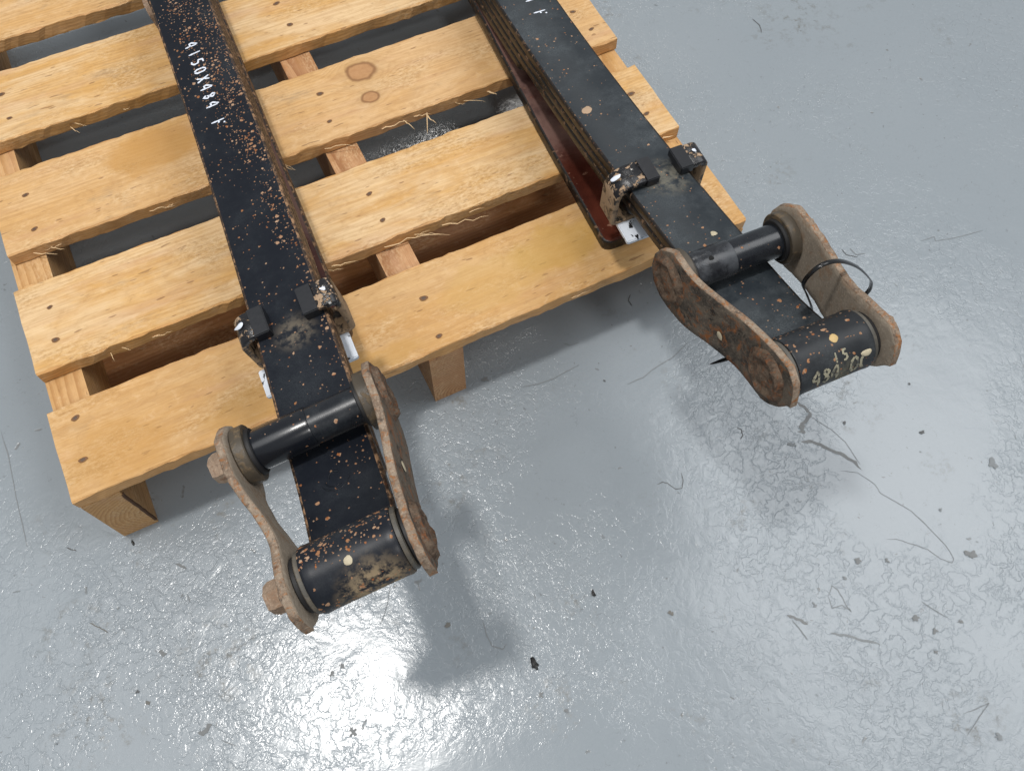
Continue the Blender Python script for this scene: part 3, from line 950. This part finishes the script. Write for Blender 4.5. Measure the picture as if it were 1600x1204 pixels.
GL = {  # glyph strokes in a 1 x 1.6 cell, hand lettered with gaps
    '4': [[(0.62, 1.6), (0.1, 0.9), (0.18, 0.62), (0.75, 0.66)], [(0.7, 1.45), (0.68, 0.0)]],
    '1': [[(0.45, 1.6), (0.5, 0.1)]],
    '5': [[(0.85, 1.6), (0.3, 1.55), (0.22, 0.95)], [(0.3, 0.95), (0.75, 0.85), (0.8, 0.35), (0.5, 0.08), (0.15, 0.15)]],
    '0': [[(0.5, 1.55), (0.2, 1.2), (0.18, 0.4), (0.45, 0.05)], [(0.6, 1.55), (0.86, 1.2), (0.86, 0.4), (0.6, 0.05)]],
    'X': [[(0.15, 1.6), (0.5, 0.85), (0.9, 0.05)], [(0.85, 1.55), (0.55, 0.95)], [(0.45, 0.7), (0.12, 0.05)]],
    '8': [[(0.5, 1.55), (0.22, 1.25), (0.5, 0.85), (0.8, 0.5), (0.5, 0.05), (0.2, 0.4)], [(0.6, 1.5), (0.8, 1.2), (0.55, 0.9), (0.3, 0.6)]],
    'F': [[(0.2, 1.6), (0.2, 0.0)], [(0.28, 0.9), (0.6, 0.88)], [(0.7, 1.5), (0.95, 1.45)]],
    '(': [[(0.7, 1.6), (0.25, 1.1), (0.25, 0.5), (0.6, 0.0)]],
    ' ': [],
}


def lettering(name, text, s0, u0, h, adv, wst, surf, mat, parent, direction=-1, jitter=0.0):
    """text running towards the near end of the spring (-s), letter tops towards +u"""
    rr = random.Random(len(text))
    sc_ = h / 1.6
    for i, ch in enumerate(text):
        V, F = [], []
        for st in GL[ch]:
            ox = rr.uniform(-1, 1) * jitter
            v, f = stroke([(x * sc_ * 0.9, y * sc_) for x, y in st], wst, lambda x, y: surf(i * adv + x, y + ox))
            b = len(V)
            V += v
            F += [tuple(k + b for k in q) for q in f]
        if V:
            nm = 'painted_digit' if ch.isdigit() else 'painted_letter'
            link(nm, mesh(nm, V, F), mat, parent)


def dab(parent, mat, centre, normal, r, seed, name='paint_dab', elong=1.0, tang=None):
    n = Vector(normal).normalized()
    t1 = Vector(tang) if tang else n.orthogonal()
    t1 = (t1 - n * t1.dot(n)).normalized()
    t2 = n.cross(t1)
    c = Vector(centre)
    N = 14
    v = [tuple(c + n * 0.0011)]
    for ring, (k, hgt) in enumerate(((0.75, 0.0010), (1.0, 0.0002))):
        for i in range(N):
            a = 2 * math.pi * i / N
            q = r * k * (1 + 0.45 * nz(math.cos(a) + seed, math.sin(a), seed))
            v.append(tuple(c + t1 * q * elong * math.cos(a) + t2 * q * math.sin(a) + n * hgt))
    f = [(0, 1 + i, 1 + (i + 1) % N) for i in range(N)]
    f += [(1 + i, 1 + N + i, 1 + N + (i + 1) % N, 1 + (i + 1) % N) for i in range(N)]
    return link(name, mesh(name, v, f, None, True), mat, parent)


PA = (UPP - EYE)
PLEN = PA.length
PA = PA / PLEN
PB = Vector((-PA.y, PA.x))


def sstep(t):
    t = max(0.0, min(1.0, t))
    return t * t * (3 - 2 * t)


def plate_mesh(name, ulo, uup, th, sgn, seed):
    """dog-bone shackle bar: outline in the (along, across) plane, joggled sideways between the two pins.
    ulo/uup: INNER face u at the eye and at the upper pin; sgn = outward direction"""
    HI = [(-0.0492, -0.004), (-0.0486, 0.014), (-0.0440, 0.033), (-0.028, 0.0470), (0.0, 0.0465), (0.04, 0.0395), (0.07, 0.0400), (0.13, 0.0455), (0.16, 0.0485), (0.180, 0.0505), (0.2085, 0.030), (0.2195, 0.012), (0.2250, -0.012)]
    LO = [(-0.0492, -0.0045), (-0.044, -0.008), (-0.031, -0.027), (-0.016, -0.0405), (-0.003, -0.0475), (0.033, -0.0480), (0.06, -0.0455), (0.10, -0.0425), (0.142, -0.0465), (0.174, -0.0505), (0.200, -0.0485), (0.217, -0.037), (0.2250, -0.0125)]

    def lerp(T_, a):
        for (x0, y0), (x1, y1) in zip(T_, T_[1:]):
            if a <= x1:
                return y0 + (y1 - y0) * max(0, (a - x0)) / (x1 - x0)
        return T_[-1][1]
    A = []
    n = 44
    for i in range(n + 1):
        t = i / n
        A.append(-0.0492 + (0.0492 + 0.2250) * (0.5 - 0.5 * math.cos(math.pi * t)))
    rings = []
    K = 8
    for i, a in enumerate(A):
        hh, ll = lerp(HI, a), lerp(LO, a)
        hl = (hh - ll) / 2
        bm_ = (hh + ll) / 2
        t = a / PLEN
        ui = ulo + (uup - ulo) * sstep((t - 0.16) / 0.68)
        ring = []
        c = EYE + PA * a
        e = 0.0013
        pts = [(-hl + (2 * hl) * k / K, 0) for k in range(K + 1)]
        row = [(b, 0.0) for b, _ in pts]
        cham = min(e, hl * 0.4)
        row[0] = (row[0][0] + cham, 0.0)
        row[-1] = (row[-1][0] - cham, 0.0)
        top = [(hl, cham * 0.9), (hl, th - cham * 0.9)]
        back = [(b, th) for b, _ in reversed(row)]
        bot = [(-hl, th - cham * 0.9), (-hl, cham * 0.9)]
        for q, (b, o) in enumerate(row + top + back + bot):
            rim = (abs(abs(b) - hl) < 0.004)
            j = (0.0011 if rim else 0.0004) * (nz(a * 60, b * 60, seed) + 0.6 * nz(a * 170, b * 170, seed + 3))
            pos = c + PB * (bm_ + b + (j if rim else 0))
            ring.append((ui + sgn * (o + j * 0.6), pos.x, pos.y))
        rings.append(ring)
    nr = len(rings[0])
    mi = [0] * nr
    for k in range(nr):
        if K <= k <= K + 2 or k >= nr - 3:
            mi[k] = 2
        elif k > K + 2:
            mi[k] = 1
    return sweep(name, rings, mi, cap_mi=2)


def hexhead(name, r, h, seed):
    rings = []
    for (x, k) in ((0.0, 1.0), (h * 0.78, 1.0), (h, 0.84)):
        rings.append([(x, r * k * math.cos(math.pi / 3 * i + seed), r * k * math.sin(math.pi / 3 * i + seed)) for i in range(6)])
    return sweep(name, rings, smooth=False)


def boss_mesh(name, r, h, seed):
    """ragged forged pin end, pitted with rust"""
    v, f = [], []
    n = 40
    prof_ = [(0.0, 1.14), (h * 0.35, 1.06), (h * 0.55, 0.99), (h * 0.9, 0.93), (h * 0.95, 0.80), (h * 0.62, 0.72), (h * 0.66, 0.5), (h * 0.85, 0.28), (h * 0.8, 0.1)]
    for i in range(n):
        a = 2 * math.pi * i / n
        for (x, k) in prof_:
            j = 1 + 0.11 * nz(math.cos(a) * 1.6 + seed, math.sin(a) * 1.6, k * 2) + 0.05 * nz(math.cos(a) * 5 + seed, math.sin(a) * 5, k * 2)
            xx = x + h * 0.35 * nz(math.cos(a) * 3 * k, math.sin(a) * 3 * k, seed) * (1 if k < 1.05 else 0)
            v.append((xx, r * k * j * math.cos(a), r * k * j * math.sin(a)))
    P = len(prof_)
    for i in range(n):
        j = (i + 1) % n
        for k in range(P - 1):
            f.append((i * P + k, i * P + k + 1, j * P + k + 1, j * P + k))
    f.append(tuple(i * P + P - 1 for i in range(n)))
    return mesh(name, v, f, None, True)


def ring_mesh(name, r0, r1, w_, bev=0.0012):
    return lathe(name, [(-w_ / 2, r0), (-w_ / 2, r1 - bev), (-w_ / 2 + bev, r1), (w_ / 2 - bev, r1), (w_ / 2, r1 - bev), (w_ / 2, r0)], 48)


def spring(which, label, mat4, cfg):
    R = thing('leaf_spring', label, 'leaf spring', 'leaf springs laid across the pallet', mat4)
    lm = cfg['leaf']
    dv = cfg['dv']

    def pv(s):
        return prof(s) + dv
    eye = Vector((EYE.x, EYE.y + dv))
    upp = Vector((UPP.x, UPP.y + dv))
    SEND = 1.45
    # main leaf, running in under the eye and round it
    path = []
    c_in = math.atan2(-1, 0.2)
    rt = ER - TT - 0.0015
    # tangent hand-over: leaf top surface curls round the eye bore
    a0 = math.radians(-66)
    for k in range(26, -1, -1):
        a = a0 - math.radians(10.5) * k
        path.append((eye.x + rt * math.cos(a), eye.y + rt * math.sin(a)))
    p0 = path[-1]
    n = 84
    s_first = p0[0] + 0.02
    for i in range(n + 1):
        t = i / n
        s = s_first + (SEND - s_first) * t
        v = pv(s)
        if s < p0[0] + 0.09:
            q = sstep((s - p0[0]) / 0.09)
            ln = p0[1] + (s - p0[0]) * (-0.26)
            v = ln * (1 - q) + v * q
        path.append((s, v))
    ml = link('main_leaf', leaf_mesh('main_leaf', path, LW, TT), [lm, cfg.get('side', 'leaf_side')], R)
    # lower leaves
    for (k, s0, s1) in ((1, -0.27, SEND), (2, 0.005, SEND - 0.1), (3, 0.40, 1.30)):
        pts = [(s0 + (s1 - s0) * i / 60, pv(s0 + (s1 - s0) * i / 60) - k * 0.0196) for i in range(61)]
        wj = LW - 0.0006 * k

        def tip(s, s0=s0):
            x = (s - s0) / 0.014
            return 0.8 + 0.2 * sstep(x)
        link('spring_leaf', leaf_mesh('spring_leaf', pts, wj, TT - 0.0004, tip), [lm, cfg.get('side', 'leaf_side')], R)
    # helper leaf at the bottom
    hb = cfg['helper']
    pts = []
    for i in range(81):
        t = i / 80
        s = 0.045 + (1.5 - 0.045) * t * t * (0.35 + 0.65 * t) if i < 12 else 0.045 + 1.455 * (t * t * (0.35 + 0.65 * t))
        pts.append((s, hb(s)))

    def htip(s):
        x = max(0.0, min(1.0, (s - 0.045) / 0.013))
        return 0.66 + 0.34 * math.sqrt(max(0.0, 1 - (1 - x) ** 2))
    link('helper_leaf', leaf_mesh('helper_leaf', pts, LW + 0.001, 0.0235, htip), ['oxide', cfg.get('side', 'leaf_side')], R)
    if cfg.get('seat'):
        bx = []
        z0, z1 = cfg['seat']
        for s in (0.72, 0.96):
            bx.append([(-0.046, s, z0), (0.046, s, z0), (0.046, s, z1), (-0.046, s, z1)])
        link('seat_pad', sweep('seat_pad', bx, smooth=False), 'pad', R)
    # rolled eye
    em = lathe('spring_eye', [(-0.0508, 0.024), (-0.0508, ER - 0.0018), (-0.0500, ER - 0.0004), (-0.047, ER + 0.0006), (-0.040, ER), (-0.02, ER), (0, ER), (0.02, ER), (0.040, ER), (0.047, ER + 0.0006), (0.0500, ER - 0.0004), (0.0508, ER - 0.0018), (0.0508, 0.024)], 64)
    eo = link('spring_eye', em, cfg['eye'], R, (0, eye.x, eye.y))
    eb = link('eye_bush', ring_mesh('eye_bush', 0.010, ER - 0.0022, 0.1125), 'bush_grey', R, (0, eye.x, eye.y))
    for sg in (-1, 1):
        link('rubber_seal', ring_mesh('rubber_seal', 0.010, ER - 0.0062, 0.0062), 'rubber', eb, (sg * 0.0594, 0, 0))
    # upper shackle tube: two halves of slightly different girth
    tl, tr = -0.0815, 0.0665
    jn = cfg['joint']
    ra, rb = 0.0242, 0.0228
    tu = link('shackle_tube', lathe('shackle_tube', [(tl, 0.012), (tl, rb - 0.001), (tl + 0.001, rb), (jn, rb), (0.02, rb), (tr - 0.001, rb), (tr, rb - 0.001), (tr, 0.012)], 56), 'tube', R, (0, upp.x, upp.y))
    link('tube_sleeve', lathe('tube_sleeve', [(tl + 0.006, rb - 0.001), (tl + 0.0075, ra - 0.0004), (tl + 0.010, ra), (jn - 0.003, ra), (jn - 0.0008, ra - 0.0005), (jn, rb - 0.001)], 56), cfg['sleeve'], tu)
    if cfg.get('grease_hole') is not None:
        u_, ang = cfg['grease_hole']
        dab(tu, 'hole', (u_, (ra + 0.0001) * math.cos(ang), (ra + 0.0001) * math.sin(ang)), (0, math.cos(ang), math.sin(ang)), 0.0032, 2.0, 'grease_hole')
    for sg, x in ((-1, -0.0825), (1, 0.0675)):
        # dust cap rings between tube and plate
        link('bush_ring', ring_mesh('bush_ring', 0.012, 0.0350, 0.0145), 'bush', tu, (x, 0, 0))
        link('rubber_seal', ring_mesh('rubber_seal', 0.012, 0.0285, 0.006), 'rubber', tu, (x - sg * 0.0092, 0, 0))
    # shackle plates, pins and bolts
    side_bolt = cfg['bolt_side']
    for sg, ulo, uup in ((-1, -0.0628, -0.0905), (1, 0.0628, 0.0755)):
        bolted = (sg == side_bolt)
        th = 0.0092
        me = plate_mesh('shackle_plate', ulo, uup, th, sg, 4.0 + sg * 3)
        inner = 'plate_tan'
        outer = 'plate_tan' if bolted else 'plate_face'
        pl_ = link('shackle_plate', me, [inner, outer, 'plate_rim'], R, (0, 0, dv))
        pl_['label'] = 'shackle plate with two hex bolt heads' if bolted else 'shackle plate with two rusty round pin ends'
        for (cc, ui) in ((EYE, ulo), (UPP, uup)):
            if bolted:
                hm = hexhead('bolt_head', 0.0182, 0.027, 0.35)
                if sg < 0:
                    for vv in hm.vertices:
                        vv.co.x *= -1
                    hm.flip_normals()
                h_ = link('bolt_head', hm, 'bolt', pl_, (ui + sg * (th - 0.0005), cc.x, cc.y))
                wm = link('washer', ring_mesh('washer', 0.008, 0.0215, 0.003), 'bolt', pl_, (ui + sg * (th + 0.001), cc.x, cc.y))
            else:
                bmn = boss_mesh('pin_end', 0.0315, 0.0085, cc.x * 30)
                if sg < 0:
                    for vv in bmn.vertices:
                        vv.co.x *= -1
                    bmn.flip_normals()
                link('pin_end', bmn, 'boss', pl_, (ui + sg * (th - 0.001), cc.x, cc.y))
        for d_ in cfg.get('plate_dabs', ()):
            if d_[0] == sg:
                a_, b_ = d_[1], d_[2]
                c_ = EYE + PA * a_ + PB * b_
                t_ = a_ / PLEN
                ui_ = ulo + (uup - ulo) * sstep((t_ - 0.16) / 0.68) + sg * th
                dab(pl_, 'cream', (ui_, c_.x, c_.y), (sg, 0, 0), d_[3], 3.0, elong=1.25, tang=(0, PA.x, PA.y))
    # rebound clip
    s0, s1 = cfg.get('clip_s', (0.009, 0.048))
    sm_ = (s0 + s1) / 2
    vt = pv(sm_) + 0.013
    vb = pv(sm_) - 0.0675
    oL, pL, pR, oR = cfg['clip']
    th = 0.0085
    cl = []
    r = cfg.get('bend', 0.019)

    def arc(cx, cy, a, b, rr, n=9):
        return [(cx + rr * math.cos(math.radians(a + (b - a) * k / n)), cy + rr * math.sin(math.radians(a + (b - a) * k / n))) for k in range(n + 1)]
    # outer contour of the strap from left pad over, down, across and up to the right pad
    cont = [(pL - 0.004, vt + 0.006)] + arc(oL + r, vt + 0.006 - r, 90, 180, r) + [(oL, (vt + vb) / 2)] + arc(oL + 0.010, vb + 0.010, 180, 270, 0.010, 5)
    cont += arc(oR - 0.010, vb + 0.010, 270, 360, 0.010, 5) + [(oR, (vt + vb) / 2)] + arc(oR - 0.012, vt + 0.006 - 0.012, 0, 90, 0.012) + [(pR + 0.004, vt + 0.006)]
    rings = []
    N = len(cont)
    for i, p in enumerate(cont):
        a, b = Vector(cont[max(0, i - 1)]), Vector(cont[min(N - 1, i + 1)])
        d = (b - a).normalized()
        nn = Vector((-d.y, d.x))   # contour runs anticlockwise: left normal points inwards
        q = Vector(p) + nn * th
        c = 0.0012
        o_ = [(p[0], s0 + c, p[1]), (p[0], s1 - c, p[1])]
        i_ = [(q.x, s1, q.y), (q.x, s0, q.y)]
        p1 = Vector(p) + nn * c
        ring = [o_[0], o_[1], (p1.x, s1, p1.y), i_[0], i_[1], (p1.x, s0, p1.y)]
        rings.append(ring)
    cm = sweep('rebound_clip', rings, [0, 2, 2, 2, 2, 2], cap_mi=2)
    # rust scale on the lower legs, flaking paint on the bends
    cm.materials.clear()
    co = link('rebound_clip', cm, ['clip', 'clip_rust', 'clip_edge'], R)
    for pg in cm.polygons:
        if pg.material_index == 0 and pg.center.z < vt - 0.012:
            pg.material_index = 1
    for (x0, x1) in ((pL - 0.0215, pL), (pR, pR + 0.0215)):
        bm = bmesh.new()
        bmesh.ops.create_cube(bm, size=1)
        zt, zb_ = vt + 0.0072, pv(sm_) + 0.0012
        if cfg.get('thinpad'):
            zb_ = vt - 0.0075
        for q in bm.verts:
            q.co = Vector(((x0 + x1) / 2 + q.co.x * (x1 - x0), sm_ + q.co.y * (s1 - s0 + 0.002), (zt + zb_) / 2 + q.co.z * (zt - zb_)))
        bmesh.ops.bevel(bm, geom=list(bm.edges), offset=0.0013, segments=2, affect='EDGES')
        me = bpy.data.meshes.new('clip_pad')
        bm.to_mesh(me)
        bm.free()
        link('clip_pad', me, 'pad', co)
    for (u_, k) in ((oL + 0.010, 1), (oR - 0.010, 2)):
        dab(co, 'white', (u_, sm_ + 0.004, vt + 0.0045), (-0.5 if k == 1 else 0.5, 0, 1), 0.0036, k * 2.0 + which, elong=2.3, tang=(1, 0, 0.4 if k == 1 else -0.4))
    # white-daubed packing plate under the clip
    bm = bmesh.new()
    bmesh.ops.create_cube(bm, size=1)
    for q in bm.verts:
        q.co = Vector(((cfg['pack'][0] + cfg['pack'][1]) / 2 + q.co.x * (cfg['pack'][1] - cfg['pack'][0]), (cfg['pack'][2] + cfg['pack'][3]) / 2 + q.co.y * (cfg['pack'][3] - cfg['pack'][2]), pv(0.02) - 0.0722 + q.co.z * 0.0085))
    bmesh.ops.bevel(bm, geom=list(bm.edges), offset=0.0015, segments=2, affect='EDGES')
    me = bpy.data.meshes.new('packing_plate')
    bm.to_mesh(me)
    bm.free()
    link('packing_plate', me, 'white_flaked', R)
    return R, ml, eo, pv


def mat4(o, a, u, v):
    return Matrix(((u[0], a[0], v[0], o[0]), (u[1], a[1], v[1], o[1]), (u[2], a[2], v[2], o[2]), (0, 0, 0, 1)))


MR = mat4((0.9552, 0, H), (0.048, 0.9988, 0), (0.9988, -0.048, 0.0047), (-0.0047, 0.0002, 1.0))
ML = mat4((0.4224, 0, H), (0.0414, 0.9991, 0), (0.9883, -0.041, 0.1468), (-0.1467, 0.0061, 0.9892))

SR, mlR, eyR, pvR = spring(1, 'black leaf spring by the pallet edge, brown helper leaf showing, cable tie on its shackle', MR, dict(
    leaf='leaf_r', eye='eye_r', dv=0.0, helper=lambda s: 0.0237 + 0.024 * sstep((s - 0.22) / 0.5), seat=(0.0006, 0.022),
    joint=-0.012, sleeve='sleeve', grease_hole=(-0.046, math.radians(98)), bolt_side=1, clip=(-0.0735, -0.0035, 0.031, 0.0775), thinpad=True, bend=0.030,
    pack=(-0.061, 0.061, -0.027, 0.062), plate_dabs=((-1, 0.083, -0.012, 0.0058),)))
SL, mlL, eyL, pvL = spring(2, 'black leaf spring in the middle of the pallet, white hand lettering along its top leaf', ML, dict(
    leaf='leaf_l', side='leaf_side_l', eye='eye_l', dv=0.0273, helper=lambda s: 0.0700 - 0.004 * sstep((s - 0.2) / 0.6), seat=(0.006, 0.041),
    joint=-0.003, sleeve='tube', bend=0.022, bolt_side=-1, clip_s=(-0.005, 0.035), clip=(-0.0705, -0.0245, 0.0225, 0.0710),
    pack=(-0.078, 0.057, -0.045, -0.002), plate_dabs=((1, 0.080, 0.0, 0.0062),)))


def top_surf(pvf, s_start, u_start):
    def fn(x, y):
        s = s_start - x
        return (u_start + y, s, pvf(s) + 0.0005)
    return fn


lettering('painted_number', '4150X484 F', 0.5985, -0.0105, 0.0215, 0.0212, 0.0034, top_surf(pvL, 0.622, -0.0175), 'white', mlL, jitter=0.0006)
lettering('painted_number', '4150X484 F', 0.65, -0.003, 0.022, 0.0200, 0.0034, top_surf(pvR, 0.638, -0.003), 'white', mlR, jitter=0.0006)


def eye_surf(u_start, ang0):
    def fn(x, y):
        a = ang0 - y / ER
        return (u_start + x, (ER + 0.0005) * math.cos(a), (ER + 0.0005) * math.sin(a))
    return fn


lettering('painted_number', '484 0(', 0, 0, 0.0225, 0.0125, 0.0040, eye_surf(-0.036, math.radians(172)), 'faded', eyR, jitter=0.001)
# the eye lettering reads from the near end: the letter tops point up the tube
lettering('painted_number', '15', 0, 0, 0.013, 0.0115, 0.003, eye_surf(-0.006, math.radians(137)), 'faded', eyR)


def eye_dab(eo, mat, u, deg, r, seed, el=1.0):
    a = math.radians(deg)
    dab(eo, mat, (u, ER * math.cos(a), ER * math.sin(a)), (0, math.cos(a), math.sin(a)), r, seed, elong=el, tang=(1, 0, 0))


eye_dab(eyR, 'yellow', 0.004, 92, 0.0056, 1.0)
eye_dab(eyR, 'cream', 0.037, 140, 0.0042, 2.0, 1.7)
eye_dab(eyL, 'cream', -0.0015, 101, 0.0046, 5.0)


def top_dab(ml_, pvf, mat, s, u, r, seed, name='paint_dab', el=1.0):
    sl = C1 + 2 * C2 * s
    dab(ml_, mat, (u, s, pvf(s) + 0.0001), (0, -sl, 1), r, seed, name, el)


top_dab(mlR, pvR, 'tan', 0.2005, -0.0254, 0.0075, 3.0, 'mud_splat', 1.2)
top_dab(mlR, pvR, 'cream', -0.1138, 0.0138, 0.0046, 4.0)

# stamped maker's ring on the left spring's top leaf: faint raised arcs
for rr_, a0_, a1_ in ((0.0175, 200, 345), (0.0125, 190, 300), (0.007, 20, 200)):
    rg = []
    for k in range(25):
        a = math.radians(a0_ + (a1_ - a0_) * k / 24)
        u_, s_ = rr_ * math.cos(a) - 0.004, -0.240 + rr_ * math.sin(a)
        zc = pvL(s_) + 0.0001
        d = Vector((math.cos(a), math.sin(a)))
        wv = 0.0009 * min(1, min(k, 24 - k) / 4 + 0.15)
        rg.append([(u_ - d.x * wv, s_ - d.y * wv, zc), (u_, s_, zc + 0.0007), (u_ + d.x * wv, s_ + d.y * wv, zc)])
    link('stamped_ring', sweep('stamped_ring', rg, caps=False), 'leaf_l', mlL)

# bracket beside the left spring near the top of the frame
br = []
for i in range(13):
    a = math.pi * i / 12
    br.append((0.020 * math.cos(a), 0.020 * math.sin(a)))
pr = [(s, v) for s, v in [(-0.020, -0.05)] + [(-x, y) for x, y in br] + [(0.020, -0.05)]]
rings = [[(u_, 0.80 + s, 0.10 + v) for s, v in pr] for u_ in (-0.0665, -0.0575)]
link('clip_bracket', sweep('clip_bracket', rings, smooth=False), 'bolt', SL)

# ---------------------------------------------------------------- cable tie on the right shackle
TIE = thing('cable_tie', 'black nylon cable tie looped around the right hand shackle plate', 'cable tie', mat=MR)
tp = [(-0.083, -0.284, 0.2165), (-0.050, -0.282, 0.2045), (0.0, -0.28, 0.192), (0.055, -0.28, 0.180), (0.115, -0.278, 0.181), (0.155, -0.277, 0.222), (0.150, -0.278, 0.258), (0.122, -0.28, 0.300), (0.085, -0.28, 0.344),
      (0.045, -0.28, 0.378), (0.018, -0.28, 0.381), (0.010, -0.28, 0.352), (0.030, -0.28, 0.312), (0.056, -0.28, 0.262), (0.068, -0.281, 0.222), (0.070, -0.282, 0.188)]


def catmull(P, n=8):
    out = []
    P = [Vector(p) for p in P]
    for i in range(len(P) - 1):
        p0, p1, p2, p3 = P[max(0, i - 1)], P[i], P[i + 1], P[min(len(P) - 1, i + 2)]
        for k in range(n):
            t = k / n
            out.append(0.5 * ((2 * p1) + (-p0 + p2) * t + (2 * p0 - 5 * p1 + 4 * p2 - p3) * t * t + (-p0 + 3 * p1 - 3 * p2 + p3) * t ** 3))
    out.append(P[-1])
    return out


cp = catmull(tp)
rg = []
for i, p in enumerate(cp):
    d = (cp[min(i + 1, len(cp) - 1)] - cp[max(i - 1, 0)]).normalized()
    wv = Vector((0, 1, 0))
    nn = d.cross(wv).normalized()
    k = min(1.0, 0.15 + i / 7)
    a, b = wv * 0.0026 * k, nn * 0.0009
    rg.append([tuple(p - a - b), tuple(p + a - b), tuple(p + a + b), tuple(p - a + b)])
link('strap', sweep('strap', rg), 'tie', TIE)
bm = bmesh.new()
bmesh.ops.create_cube(bm, size=1)
for q in bm.verts:
    q.co = Vector((0.070 + q.co.x * 0.007, -0.282 + q.co.y * 0.008, 0.183 + q.co.z * 0.008))
bmesh.ops.bevel(bm, geom=list(bm.edges), offset=0.001, segments=2, affect='EDGES')
me = bpy.data.meshes.new('tie_head')
bm.to_mesh(me)
bm.free()
link('tie_head', me, 'tie', TIE)
